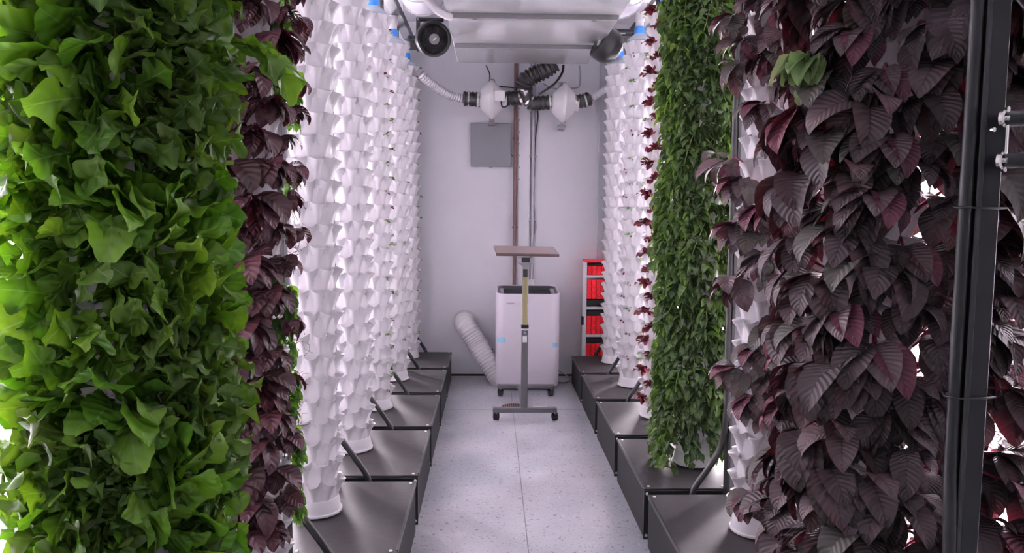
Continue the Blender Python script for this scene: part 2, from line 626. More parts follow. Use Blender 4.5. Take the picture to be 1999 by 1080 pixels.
PW = ['at the back wall end', 'second from the back wall', 'third from the back wall', 'fourth from the back wall', 'fifth from the back wall',
      'sixth from the back wall', 'seventh from the back wall']
for i, y in enumerate(GL[1:]):
    post(-1, min(y, 6.06), i, PW[len(GL) - 2 - i])
for i, y in enumerate(GR):
    post(1, y, i, PW[len(GR) - 1 - i] if i else 'nearest, before the purple leaves', near=(i == 0))

for side, x0, x1, nm in ((-1, -.645, -.575, 'left'), (1, .955, 1.03, 'right')):
    i = side
    root = empty('overhead_rail', 'dark overhead rail running above the %s row of towers' % nm, 'rail', None, ((x0 + x1) / 2, 3.3, ZR))
    k = root.location
    bm = B(); box(bm, (x0 - k.x, .9 - k.y, 0), (x1 - k.x, 6.12 - k.y, .012), .002); obj('web', bm, 'greypost', root, smooth=30)
    xe = x1 if side < 0 else x0
    bm = B(); box(bm, (xe - .006 - k.x, .9 - k.y, -.012), (xe + .006 - k.x, 6.12 - k.y, .028), .002); obj('edge_angle', bm, 'black', root, smooth=30)
    for y in [.95 + .745 * j for j in range(7)]:
        bm = B(); lathe(bm, [(.004, 0), (.004, ZC - ZR - .012)], 8, ((x0 + x1) / 2 - k.x, y - k.y, .01)); obj('hanger_rod', bm, 'screw', root)


def grow_light(side, y, where):
    x = XL if side < 0 else XR
    i = 1 if side < 0 else -1
    root = empty('grow_light', 'white vertical grow light on the %s wall, %s' % ('left' if side < 0 else 'right', where), 'light', 'grow lights on the side walls', (x, y, 1.33))
    rot = Matrix.Rotation(i * R(4), 3, 'Z')
    c = Vector((i * .08, .0, 0))

    def part(name, m, lo, hi, bev):
        bm = B(); box(bm, lo, hi, bev)
        for v in bm.verts:
            v.co = rot @ v.co + c
        obj(name, bm, m, root, smooth=30)
    part('housing', 'white', (-.07, 0, -1.05), (.07, .035, 1.13), .004)
    part('diffuser', 'led', (-.045, -.008, -1.03), (.045, .002, 1.11), .002)
    part('added_shade_fin', 'greypost', (min(i * .052, i * .056), -.066, -1.05), (max(i * .052, i * .056), .0, 1.13), .001)  # invented fin, added to cut light towards the aisle and sharpen tower shadows
    for z in (-.8, .9):
        bm = B(); box(bm, (0 if i > 0 else -.11, .03, z), (.11 if i > 0 else 0, .05, z + .03), .002); obj('arm', bm, 'screw', root, smooth=30)


for i, y in enumerate(TL):
    grow_light(-1, y + .06, WHERE[6 - i])
for i, y in enumerate(TR):
    grow_light(1, y + .06, WHERE[5 - i])

# ------------------------------------------------------------------ overhead sheet metal panels and white fabric ducts
ZP = 2.425
PX0, PX1 = -.25, .712
ys = [2.5, 3.42, 4.36, 5.15, 5.80]
PN = ['nearest, mostly above the frame', 'third from the back wall', 'second from the back wall', 'next to the back wall']
for i in range(4):
    root = empty('ceiling_panel', 'shiny stainless sheet hung under the ceiling, ' + PN[i], 'panel', 'overhead stainless sheets', ((PX0 + PX1) / 2, (ys[i] + ys[i + 1]) / 2, ZP))
    k = root.location
    w = (PX1 - PX0) / 2
    h = (ys[i + 1] - ys[i]) / 2
    bm = B(); box(bm, (-w, -h, 0), (w, h, .006), .001); obj('sheet', bm, 'steel', root, smooth=0)
    for sx in (-1, 1):
        bm = B(); box(bm, (sx * w - .004, -h, .004), (sx * w + .004, h, .05), .001); obj('side_flange', bm, 'white', root, smooth=0)
    if i:
        bm = B(); box(bm, (-w + .004, -h - .012, -.026), (w - .01, -h + .012, 0), .001); obj('seam_strip', bm, 'seam', root, smooth=0)
        for sx in (-.33, .35):
            bm = B(); lathe(bm, [(.017, .001), (.017, -.003), (.009, -.005), (0, -.006)], 16, (sx * (1 - .0 * i), -h + .11, 0)); obj('bolt', bm, 'black', root)
    for sx in (-.45, .45):
        bm = B(); lathe(bm, [(.004, .006), (.004, ZC - ZP)], 8, (sx, 0, 0)); obj('hanger_rod', bm, 'screw', root)


def fabric_duct(x, side):
    root = empty('air_duct', 'white inflated fabric air duct above the %s rail' % ('left' if side < 0 else 'right'), 'duct', None, (x, 4.2, 2.66))
    bm = B()
    n = 24
    rings = []
    N = 110
    for j in range(N + 1):
        y = 1.6 + (4.95 - 1.6) * j / N
        ring = []
        for k in range(n):
            th = 2 * math.pi * k / n
            rr = .115 * (1 + .05 * math.cos(y * 2 * math.pi / .37) + .015 * math.sin(3 * th + y * 11) + .015 * math.sin(5 * th - y * 17))
            ring.append(bm.verts.new((rr * 1.12 * math.cos(th), y - 4.2, rr * math.sin(th))))
        rings.append(ring)
    for a, b in zip(rings, rings[1:]):
        for k in range(n):
            bm.faces.new((a[k], a[(k + 1) % n], b[(k + 1) % n], b[k]))
    bm.faces.new(rings[0][::-1]); bm.faces.new(rings[-1])
    obj('sleeve', bm, 'fabric', root, smooth=180)
    for y in (2.2, 3.0, 3.8, 4.6, 4.9):
        bm = B()
        tube(bm, [(.133 * math.cos(t * math.pi / 12), y - 4.2, .119 * math.sin(t * math.pi / 12)) for t in range(25)], .004, 6)
        obj('hoop', bm, 'white', root, smooth=180)
    for y in (2.2, 3.8, 4.9):
        bm = B(); tube(bm, [(0, y - 4.2, .117), (0, y - 4.2, ZC - 2.66)], .003, 6); obj('hanger', bm, 'screw', root)


fabric_duct(-.43, -1)
fabric_duct(.79, 1)


# small white pipe elbows that branch from the ducts to the panel
for side, pts, lab in ((-1, [at(822, -14, 4.3), at(838, 4, 4.3), at(848, 16, 4.3), at(862, 26, 4.32), at(880, 33, 4.36)], 'white bent pipe above the left round fan'),):
    bm = B(); tube(bm, smooth_path(pts, 6), .021, 12)
    tag(obj('bent_pipe', bm, 'white', smooth=60, loc=pts[0]), lab, 'pipe')


# ------------------------------------------------------------------ two round fans
def fan(center, axis, label, rr=.120):
    root = empty('round_fan', label, 'fan', 'clip fans on the rails', center)
    ax = Vector(axis).normalized()
    x, y, d = frame_of(ax)
    bm = B(); lathe(bm, [(rr * .80, .045), (rr * .86, .052), (rr * .97, .05), (rr, .035), (rr * 1.0, -.015), (rr * .93, -.05), (rr * .90, -.052), (rr * .86, -.03), (rr * .80, .02), (rr * .80, .045)], 48, (0, 0, 0), ax, False, False)
    obj('housing', bm, 'black', root, smooth=50)
    bm = B(); lathe(bm, [(rr * .93, -.045), (rr * .8, -.075), (rr * .5, -.095), (0, -.1)], 40, (0, 0, 0), ax, False, False); obj('rear_cover', bm, 'black', root, smooth=60)
    bm = B()
    n = 40
    for k in range(n):
        t0 = k * 2 * math.pi / n
        pts = []
        for j in range(6):
            s = j / 5
            rad = rr * (.30 + .52 * s)
            th = t0 + .5 * s
            pts.append((x * math.cos(th) + y * math.sin(th)) * rad + d * (.04 + .012 * math.sin(math.pi * s)))
        tube(bm, pts, .0016, 5)
    for q in (.44, .64):
        tube(bm, [(x * math.cos(t * math.pi / 20) + y * math.sin(t * math.pi / 20)) * rr * q + d * .046 for t in range(41)], .0014, 5)
    tube(bm, [(x * math.cos(t * math.pi / 20) + y * math.sin(t * math.pi / 20)) * rr * .31 + d * .041 for t in range(41)], .002, 5)
    tube(bm, [(x * math.cos(t * math.pi / 20) + y * math.sin(t * math.pi / 20)) * rr * .81 + d * .041 for t in range(41)], .002, 5)
    obj('front_grille', bm, 'grille', root, smooth=180)
    bm = B(); lathe(bm, [(rr * .30, .03), (rr * .30, .046), (rr * .26, .051), (0, .052)], 28, (0, 0, 0), ax); hub = obj('hub_cap', bm, 'hubgrey', root, smooth=50)
    hub['label'] = 'grey hub cap'
    bm = B()
    q = x * .7 + y * .7
    p = y * .7 - x * .7
    vs = [bm.verts.new(q * a + p * b + d * .0535) for a, b in ((-.016, -.004), (.016, -.004), (.016, .004), (-.016, .004))]
    e = bmesh.ops.extrude_face_region(bm, geom=[bm.faces.new(vs)])
    bmesh.ops.translate(bm, verts=[v for v in e['geom'] if isinstance(v, bmesh.types.BMVert)], vec=-d * .003)
    obj('hub_mark', bm, 'white', hub, smooth=0)
    bm = B()
    for k in range(5):
        th = k * 2 * math.pi / 5
        a = x * math.cos(th) + y * math.sin(th)
        c = x * -math.sin(th) + y * math.cos(th)
        q = [a * rr * .25 - c * .004, a * rr * .72 - c * .028, a * rr * .76 + c * .018, a * rr * .3 + c * .014]
        z = [.012, .018, -.012, -.006]
        vs = [bm.verts.new(p_ + d * z_) for p_, z_ in zip(q, z)]
        f = bm.faces.new(vs)
        e = bmesh.ops.extrude_face_region(bm, geom=[f])
        bmesh.ops.translate(bm, verts=[v for v in e['geom'] if isinstance(v, bmesh.types.BMVert)], vec=d * .003)
    lathe(bm, [(rr * .27, -.04), (rr * .27, .03)], 20, (0, 0, 0), ax)
    obj('blade', bm, 'black', root, smooth=40)
    return root


fc = at(845, 76, 5.4)
f = fan(fc, (.28, -.92, -.22), 'black round fan facing the camera, on the left rail', .120)
# bracket arm from the rail
bm = B()
p = at(816, 37, 5.46) - fc
q = at(866, 36, 5.46) - fc
e_ = at(818, 74, 5.46) - fc
box(bm, (p.x - .011, p.y - .02, e_.z), (p.x + .014, p.y + .02, p.z + .006), .003)
box(bm, (p.x - .011, p.y - .02, p.z - .016), (q.x, p.y + .02, p.z + .006), .003)
box(bm, (-.578 - fc.x, p.y - .02, e_.z - .012), (p.x + .014, p.y + .02, e_.z + .012), .003)
br = obj('bracket', bm, 'black', f, smooth=30)
bm = B(); lathe(bm, [(.006, 0), (.005, .004), (0, .005)], 10, (p.x + .001, p.y - .02, p.z - .005), (0, -1, 0)); obj('screw', bm, 'screw', br)
fc = at(1183, 88, 5.0)
f = fan(fc, (-.72, -.16, .42), 'black round fan seen from the side, on the right rail', .112)
bm = B()
p = at(1198, 60, 5.04) - fc
q = at(1222, 62, 5.04) - fc
box(bm, (p.x, p.y - .02, p.z - .008), (.96 - fc.x, p.y + .02, p.z + .008), .003)
box(bm, (p.x, p.y - .02, p.z - .036), (.96 - fc.x, p.y + .02, p.z - .024), .003)
box(bm, (p.x - .012, p.y - .022, -.02), (p.x + .012, p.y + .022, p.z + .012), .003)
box(bm, (.946 - fc.x, p.y - .02, p.z - .04), (.962 - fc.x, p.y + .02, ZR - fc.z + .01), .003)
br = obj('bracket', bm, 'black', f, smooth=30)
bm = B(); lathe(bm, [(.007, 0), (.006, .004), (0, .005)], 10, (p.x + .002, p.y - .022, p.z - .004), (0, -1, 0)); obj('screw', bm, 'screw', br)


# ------------------------------------------------------------------ inline fans and ducts on the back wall
def inline_fan(c, label, tilt=0., boxed=False):
    root = empty('inline_fan', label, 'fan', 'inline duct fans on the back wall', c)
    ax = Vector((math.cos(tilt), 0, -math.sin(tilt)))
    prof = [(.055, -.115), (.055, -.085), (.075, -.082), (.112, -.045), (.136, -.016), (.14, -.012), (.14, .012), (.136, .016), (.112, .045), (.075, .082), (.055, .085), (.055, .115)]
    bm = B(); lathe(bm, prof, 16, (0, 0, 0), ax, seg0=R(11.25)); obj('body', bm, 'white', root, smooth=25)
    bm = B(); lathe(bm, [(.138, -.014), (.145, -.012), (.145, .012), (.138, .014)], 40, (0, 0, 0), ax, False, False); obj('clamp_band', bm, 'white', root, smooth=40)
    if boxed:
        bm = B(); box(bm, (.02, -.15, -.03), (.10, -.06, .05), .006); obj('wiring_box', bm, 'white', root, smooth=30)
    for sz, nm in ((-1, 'foot'), (1, 'foot')):
        bm = B()
        box(bm, (-.024, .02, sz * .155 - .022), (.024, YB - c.y - .001, sz * .155 - .017 + .006), .002)
        box(bm, (-.024, YB - c.y - .006, sz * .165 - .026), (.024, YB - c.y, sz * .165 + .026), .004)
        box(bm, (-.020, .01, min(sz * .135, sz * .158)), (.020, .03, max(sz * .135, sz * .158)), .002)
        o = obj(nm, bm, 'conduit', root, smooth=30)
        for sx in (-.012, .012):
            bm = B(); lathe(bm, [(.004, 0), (0, .003)], 8, (sx, YB - c.y - .006, sz * .17), (0, -1, 0)); obj('screw', bm, 'screw', o)


DF = 5.93
c1, c2 = at(960, 195, DF), at(1100, 201, DF)
inline_fan(c1, 'white inline duct fan on the back wall, left one above the grey cover', 0, True)
inline_fan(c2, 'white inline duct fan on the back wall, right of the black duct junction', R(3))


def ribbed(bm, pts, r, amp, per, n=20):
    """corrugated flexible duct along a path"""
    P = [Vector(p) for p in pts]
    L = [0]
    for a, b in zip(P, P[1:]):
        L.append(L[-1] + (b - a).length)
    N = max(8, int(L[-1] / per * 6))
    out = []
    j = 0
    for i in range(N + 1):
        s = L[-1] * i / N
        while j < len(P) - 2 and L[j + 1] < s:
            j += 1
        t = (s - L[j]) / max(1e-9, L[j + 1] - L[j])
        out.append(P[j].lerp(P[j + 1], t))
    tot = L[-1]
    tube(bm, out, lambda t: r + amp * math.sin(2 * math.pi * t * tot / per), n)


def duct(name, pts, r, amp, per, m, label, clamps=()):
    bm = B(); ribbed(bm, pts, r, amp, per)
    o = tag(obj(name, bm, m, smooth=180, loc=pts[0]), label, 'duct')
    for (i, rad) in clamps:
        a = Vector(pts[i]) - Vector(pts[0])
        d = Vector(pts[min(i + 1, len(pts) - 1)]) - Vector(pts[max(0, i - 1)])
        bm = B(); lathe(bm, [(rad, -.006), (rad + .003, -.006), (rad + .003, .006), (rad, .006)], 28, a, d, False, False)
        obj('hose_clamp', bm, 'chrome', o, smooth=40)['label'] = 'bright metal hose clamp'
    return o


P = lambda x, y, d=DF: at(x, y, d)
duct('duct_sleeve', [P(905, 193), P(915, 193), P(925, 194), P(936, 194.5)], .054, .0035, .03, 'duct', 'short black duct sleeve left of the left inline fan', [(1, .056), (3, .056)])
duct('duct_sleeve', [P(984, 193), P(992, 192), P(1004, 192), P(1016, 192)], .053, .0035, .03, 'duct', 'short black duct sleeve between left inline fan and junction', [(0, .055)])
duct('duct_sleeve', [P(1032, 199), P(1043, 202), P(1058, 201), P(1076, 200)], .053, .004, .035, 'duct', 'short black duct sleeve between junction and right inline fan', [(3, .055)])
duct('duct_sleeve', [P(1124, 199), P(1132, 198), P(1142, 196), P(1152, 192)], .052, .004, .03, 'duct', 'short black duct sleeve right of the right inline fan', [(0, .054), (2, .055)])
duct('foil_duct', smooth_path([P(822, 146, 5.7), P(838, 160, 5.75), P(858, 175, 5.82), P(880, 187, 5.88), P(905, 193)], 8), .032, .002, .02, 'foil', 'silver foil duct sagging down from the left row')
duct('foil_duct', smooth_path([P(1152, 192), P(1166, 185, 5.9), P(1182, 174, 5.86), P(1200, 160, 5.8)], 8), .026, .002, .02, 'foil', 'silver foil duct rising to the right row')
# junction piece
j = empty('duct_junction', 'black three-way duct junction with silver clamps, centre of the back wall', 'duct', None, P(1024, 188))
j0 = Vector(j.location)
for nm, a, b, r in (('left_arm', P(1014, 193), P(1024, 188), .050), ('right_arm', P(1034, 198), P(1024, 186), .048), ('top_arm', P(1024, 174, 5.92), P(1026, 192), .048)):
    bm = B(); lathe(bm, [(r, 0), (r, (b - a).length)], 24, a - j0, b - a); arm = obj('pipe_arm', bm, 'duct', j, smooth=40)
    bm = B(); lathe(bm, [(r + .001, -.008), (r + .005, -.008), (r + .005, .010), (r + .001, .010)], 28, a - j0, b - a, False, False); obj('hose_clamp', bm, 'chrome', arm, smooth=40)['label'] = 'bright metal hose clamp'
bm = B()
w0 = P(1026, 181, DF - .055) - j0
vs = [bm.verts.new(w0 + Vector(v)) for v in ((-.02, 0, .02), (.022, 0, .016), (-.004, 0, -.026))]
e = bmesh.ops.extrude_face_region(bm, geom=[bm.faces.new(vs)])
bmesh.ops.translate(bm, verts=[v for v in e['geom'] if isinstance(v, bmesh.types.BMVert)], vec=(0, .02, 0))
obj('triangle_mark', bm, 'white', j, smooth=0)['label'] = 'white triangle mark'
duct('corrugated_duct', smooth_path([P(1022, 172, 5.92), P(1026, 158, 5.9), P(1042, 147, 5.88), P(1062, 138, 5.86), P(1082, 124, 5.86)], 8), .062, .007, .030, 'duct', 'black corrugated duct rising behind the overhead stainless sheet')


def cable(pts, r, label, m='black', name='cable', cat='cable', n=6):
    bm = B(); tube(bm, smooth_path(pts, 6), r, n)
    return tag(obj(name, bm, m, smooth=180, loc=pts[0]), label, cat)


YW = YB - .008
cable([P(949, 128, YW), P(953, 137, YW), P(956, 146, YW), P(955, 163, YW)], .005, 'thin black cable above the left inline fan')
cable([P(973, 169, YW), P(990, 170, YW), P(1010, 172, YW - .03), P(1020, 168, YW - .03)], .005, 'thin dark cable between left inline fan and junction')
cable([P(1100, 127, 5.9), P(1098, 141, 5.9), P(1086, 160, 5.88), P(1072, 172, 5.86), P(1052, 185, 5.86)], .009, 'black cable curving right of the corrugated duct')
cable([P(1132, 128, YW), P(1133, 150, YW), P(1131, 168, YW), P(1122, 172, YW), P(1112, 172, YW)], .005, 'thin grey cable above the right inline fan', 'conduit')
cable([P(1060, 163, YW), P(1075, 171, YW), P(1088, 173, YW)], .004, 'short thin cable at the top of right inline fan', 'conduit')
cable([P(978, 198, 5.78), P(980, 208, 5.77), P(986, 209, 5.8), P(992, 205, 5.86)], .006, 'small black cable loop under the left inline fan')
cable([P(1049, 214, YW), P(1050, 230, YW), P(1046, 262, YW), P(1044, 300, YW), P(1043, 345, YW)], .005, 'thin dark cable hanging beside the grey conduit')
cable([P(1042, 400, YW), P(1046, 440, YW), P(1043, 460, YW), P(1041, 482, YW)], .006, 'pale cable at the lower end of the grey conduit', 'conduit')
cable([P(996, 302, YW), P(1003, 307, YW - .02), P(1010, 318, YW - .02)], .003, 'thin wire from the grey cover to the brown pipe')

a, b = at(919, 241, YB), at(997, 326, YB)
cov = empty('wall_cover', 'square grey cover plate on the back wall under the left inline fan', 'cover', None, ((a.x + b.x) / 2, YB, (a.z + b.z) / 2))
w, h = (b.x - a.x) / 2, (a.z - b.z) / 2
bm = B(); box(bm, (-w, -.035, -h), (w, 0, h), .004); obj('plate', bm, 'grey', cov, smooth=30)
bm = B(); box(bm, (-w * .06, -.038, -h - .012), (w * .06, -.01, -h + .004), .002); obj('latch', bm, 'conduit', cov, smooth=30)
pp = [at(1007, 118, YB - .04), at(1003, 700, YB - .04)]
pp[0].x = pp[1].x = (pp[0].x + pp[1].x) / 2
pp[0].z, pp[1].z = ZC, 0
bm = B(); lathe(bm, [(.014, 0), (.014, ZC)], 14, (pp[0].x, YB - .04, 0)); br = tag(obj('wall_pipe', bm, 'brown', smooth=60, loc=(pp[0].x, YB - .04, 0)), 'thin brown vertical pipe on the back wall beside the grey cover', 'pipe')
for z in (.5, 1.2, 1.9, 2.5):
    bm = B(); box(bm, (-.02, -.004, z), (.02, .04, z + .012), .002); obj('pipe_clip', bm, 'brown', br, smooth=30)
px_ = at(1040, 350, YB - .02).x
z0 = at(1040, 492, YB).z
cn = empty('conduit_pipe', 'grey vertical conduit on the back wall right of the brown pipe', 'pipe', None, (px_, YB - .02, z0))
bm = B(); lathe(bm, [(.014, -.25), (.014, ZC - z0)], 14); obj('tube', bm, 'conduit', cn, smooth=60)
for z in (.25, .75, 1.1):
    bm = B(); box(bm, (-.03, -.004, z), (.03, .02, z + .014), .002); obj('pipe_clip', bm, 'conduit', cn, smooth=30)
bm = B(); tube(bm, smooth_path([(0, -.0, -.22), (.01, -.01, -.33), (.05, -.03, -.40), (.14, -.05, -.44)], 6), .03, 12); obj('elbow', bm, 'white', cn, smooth=60)
# rivets down the wall seam
for k in range(7):
    p = at(1013.5, 212 + k * 23, YB)
    bm = B(); lathe(bm, [(.006, -.001), (.004, .003), (0, .004)], 8, (0, 0, 0), (0, -1, 0))
    o = obj('rivet', bm, 'conduit', loc=None); o.location = (p.x, YB - .016, p.z)
    tag(o, 'small round rivet on the wall seam by the brown pipe, %s from the top' % ORD[k], 'rivet', 'rivets on the back wall seam')

# ------------------------------------------------------------------ portable air conditioner
DA = 5.62
xa, xb = at(968, 660, DA).x, at(1093, 660, DA).x
ac = empty('air_conditioner', 'white portable air conditioner standing before the back wall', 'air conditioner', None, ((xa + xb) / 2, DA + .17, 0))
k = Vector(ac.location)
w = (xb - xa) / 2


def rrect(w, h, r, n=6):
    out = []
    for cx, cy, a0 in ((w - r, h - r, 0), (-w + r, h - r, 90), (-w + r, -h + r, 180), (w - r, -h + r, 270)):
        for i in range(n + 1):
            t = R(a0 + 90 * i / n)
            out.append((cx + r * math.cos(t), cy + r * math.sin(t)))
    return out


def loft(bm, secs, cap0=True, cap1=True):
    rings = [[bm.verts.new((x, y, z)) for x, y in s] for s, z in secs]
    n = len(rings[0])
    for a, b in zip(rings, rings[1:]):
        for i in range(n):
            bm.faces.new((a[i], a[(i + 1) % n], b[(i + 1) % n], b[i]))
    if cap0:
        bm.faces.new(rings[0][::-1])
    if cap1:
        bm.faces.new(rings[-1])


ZA = .727


def slope(bm):
    for v in bm.verts:
        if v.co.z > ZA - .06:
            v.co.z += .034 * (v.co.y + .172) / .344


bm = B()
loft(bm, [(rrect(w - .03, .14, .05), .028), (rrect(w - .008, .165, .06), .034), (rrect(w, .172, .065), .06), (rrect(w, .172, .065), ZA - .008), (rrect(w - .003, .169, .062), ZA),
          (rrect(w - .012, .160, .055), ZA), (rrect(w - .016, .156, .052), ZA - .012), (rrect(w - .03, .14, .05), ZA - .05)], True, True)
slope(bm); shell = obj('shell', bm, 'acwhite', ac, smooth=45)
bm = B()
loft(bm, [(rrect(w - .019, .153, .05), ZA - .014), (rrect(w - .019, .153, .05), ZA - .002), (rrect(w - .024, .148, .05), ZA - .002), (rrect(w - .05, .12, .04), ZA - .048)], False, True)
slope(bm); top = obj('top_recess', bm, 'black', ac, smooth=45)
top['label'] = 'glossy black recessed top'
bm = B()
for i in range(9):
    box(bm, (-w + .06, -.10 + i * .024, ZA - .046), (w - .06, -.092 + i * .024, ZA - .02))
slope(bm); obj('vent_slats', bm, 'dark', top, smooth=0)
for sx in (-1, 1):
    bm = B(); box(bm, (sx * (w - .045) - .016, -.12, ZA - .034), (sx * (w - .045) + .016, .11, ZA - .012), .006); slope(bm); obj('grey_end_panel', bm, 'hubgrey', top, smooth=40)
bm = B(); box(bm, (-w + .035, -.13, .012), (w - .035, .13, .03), .004); obj('underside', bm, 'black', ac, smooth=30)
for sx in (-1, 1):
    for sy in (-1, 1):
        bm = B(); lathe(bm, [(.012, -.014), (.014, -.01), (.014, .01), (.012, .014)], 16, (sx * (w - .06), sy * .11, .014), (1, 0, 0)); obj('caster', bm, 'black', ac, smooth=40)
for px0, px1, y0, y1 in ((968, 986, 659, 669), (1079, 1089, 670, 679)):
    a, b = at(px0, y0, DA), at(px1, y1, DA)
    bm = B()
    n = 6
    va, vb = [], []
    for i in range(n + 1):
        x = a.x - k.x + (b.x - a.x) * i / n
        # follow the rounded front
        ex = max(0, abs(x) - (w - .065))
        y = -.172 + .065 - math.sqrt(max(0, .065 ** 2 - min(ex, .0649) ** 2)) - .0012
        va.append(bm.verts.new((x, y, a.z + .004 * math.sin(i * 2)))); vb.append(bm.verts.new((x, y, b.z + .004 * math.sin(i * 3 + 1))))
    for i in range(n):
        bm.faces.new((va[i], va[i + 1], vb[i + 1], vb[i]))
    obj('tape_strip', bm, 'tape', ac, smooth=0)['label'] = 'light blue tape strip'
tx = bpy.data.curves.new('brand_lettering', 'FONT')
tx.body = 'TOSHIBA'
tx.size = .0155
tx.extrude = .0005
tx.materials.append(M_['label'])
tmp = bpy.data.objects.new('brand_lettering', tx)
to = bpy.data.objects.new('brand_lettering', bpy.data.meshes.new_from_object(tmp))
bpy.data.objects.remove(tmp)
COL.objects.link(to)
to.parent = ac
p = at(988.5, 594, DA)
to.location = (p.x - k.x, -.1728, p.z)
to.rotation_euler = (R(90), 0, 0)

# exhaust hose
bm = B()
hp = smooth_path([at(984, 750, 5.86), at(966, 726, 5.88), at(945, 694, 5.92), at(930, 668, 5.97), at(914, 642, 6.0), at(908, 632, 6.05), at(908, 629, 6.155)], 8)
ribbed(bm, hp[6:], .078, .0065, .024, 24)
hs = tag(obj('exhaust_hose', bm, 'white', smooth=180, loc=hp[6]), 'white corrugated exhaust hose from the air conditioner to the back wall', 'hose')
bm = B(); tube(bm, [p - hp[6] for p in hp[:8]], lambda t: .086 - .004 * t, 24); obj('hose_collar', bm, 'white', hs, smooth=60)
bm = B(); lathe(bm, [(.1, -.006), (.1, .0), (.082, .0), (.082, -.006)], 28, hp[-1] - hp[6] + Vector((0, -.0005, 0)), (0, 1, 0), False, False); obj('wall_flange', bm, 'white', hs, smooth=40)

cable([at(1086, 722, 6.1), at(1099, 728, 6.08), at(1110, 738, 6.0), Vector((at(1112, 746, 5.95).x, 5.95, .008)), Vector((at(1102, 748, 5.9).x, 5.88, .006)), Vector((at(1088, 746, 5.85).x, 5.9, .006))], .005, 'pale power cable looping on the floor right of the air conditioner', 'conduit')
cable([at(962, 682, 6.12), at(956, 690, 6.13), at(950, 700, 6.14)], .005, 'short dark cable left of the air conditioner')

# ------------------------------------------------------------------ rolling laptop stand
DC = 4.82
xc = at(1024, 700, DC).x
ct = empty('rolling_stand', 'grey rolling laptop stand with tilted tray in front of the air conditioner', 'stand', None, (xc, DC, 0))


def caster(bm_loc, parent):
    x, y = bm_loc
    bm = B(); lathe(bm, [(.012, -.022), (.025, -.017), (.027, -.006), (.027, .006), (.025, .017), (.012, .022)], 8, (x, y + .012, .0275), (1, 0, 0), seg0=R(22.5)); c = obj('caster', bm, 'black', parent, smooth=30)
    bm = B(); lathe(bm, [(.006, .02), (.006, .062)], 10, (x, y, 0)); obj('caster_stem', bm, 'screw', c)


zb = .070
x0, x1 = at(962, 805, DC).x - xc, at(1087, 805, DC).x - xc
bm = B(); box(bm, (x0, -.02, zb - .014), (x1, .02, zb + .016), .003); bar = obj('foot_bar', bm, 'cart', ct, smooth=30)
for x in (x0 + .022, x1 - .012):
    caster((x, -.0), ct)
dy = 5.47 - DC
x2, x3 = at(971, 755, 5.47).x - xc, at(1081, 755, 5.47).x - xc
bm = B(); box(bm, (x2, dy - .018, zb - .014), (x3, dy + .018, zb + .016), .003); obj('foot_bar', bm, 'cart', ct, smooth=30)
for x in (x2 + .022, x3 - .02):
    caster((x, dy), ct)
bm = B(); box(bm, (-.02, .0, zb - .012), (.02, dy, zb + .014), .003); obj('spine_bar', bm, 'cart', ct, smooth=30)
zs = lambda y: at(1024, y, DC).z
bm = B(); box(bm, (-.021, -.014, zb), (.021, .014, zs(645)), .003); low = obj('lower_column', bm, 'cart', ct, smooth=30)
bm = B(); box(bm, (-.014, -.017, zs(668)), (.014, -.0135, zs(656)), .001); obj('sticker', bm, 'paper', low, smooth=0)
for y in (643.5, 649.5):
    bm = B(); box(bm, (-.006, -.017, zs(y + 1.5)), (.006, -.0135, zs(y - 1.5)), .001); obj('rivet', bm, 'screw', low, smooth=0)
bm = B(); box(bm, (-.024, -.02, zs(641)), (.024, .02, zs(634)), .003); obj('clamp_collar', bm, 'black', ct, smooth=30)
bm = B(); box(bm, (-.0145, -.012, zs(640)), (.0145, .012, zs(541)), .002); up = obj('upper_column', bm, 'yellow', ct, smooth=30)
bm = B()
for sx in (-1, 1):
    box(bm, (sx * .0165 - .003, -.013, zs(634)), (sx * .0165 + .003, .013, zs(520)), .001)
obj('side_rails', bm, 'chrome', up, smooth=30)
bm = B(); box(bm, (-.0145, -.014, zs(541)), (.0145, .012, zs(525)), .002); obj('stop_block', bm, 'black', ct, smooth=30)
bm = B()
loft(bm, [(rrect(.016, .012, .004, 2), zs(526)), (rrect(.018, .014, .004, 2), zs(520)), (rrect(.05, .03, .004, 2), zs(513)), (rrect(.052, .03, .004, 2), zs(503.5))])
hd = obj('tilt_head', bm, 'conduit', ct, smooth=30)
bm = B(); box(bm, (-.026, -.034, zs(512)), (.026, .03, zs(503)), .002); obj('tilt_knob', bm, 'black', hd, smooth=30)
# tray
rot = Euler((R(6.0), R(.8), R(3))).to_matrix()
cz = zs(494) - .0
bm = B(); box(bm, (-.198, -.15, -.009), (.198, .15, .009), .004, 2, rot); bmesh.ops.translate(bm, verts=bm.verts[:], vec=(.004, .09, cz + .006)); tr = obj('tray', bm, 'trayedge', ct, smooth=30)
bm = B(); box(bm, (-.192, -.144, .0085), (.192, .144, .0105), .001, 1, rot); bmesh.ops.translate(bm, verts=bm.verts[:], vec=(.004, .09, cz + .006)); obj('tray_surface', bm, 'tray', tr, smooth=30)

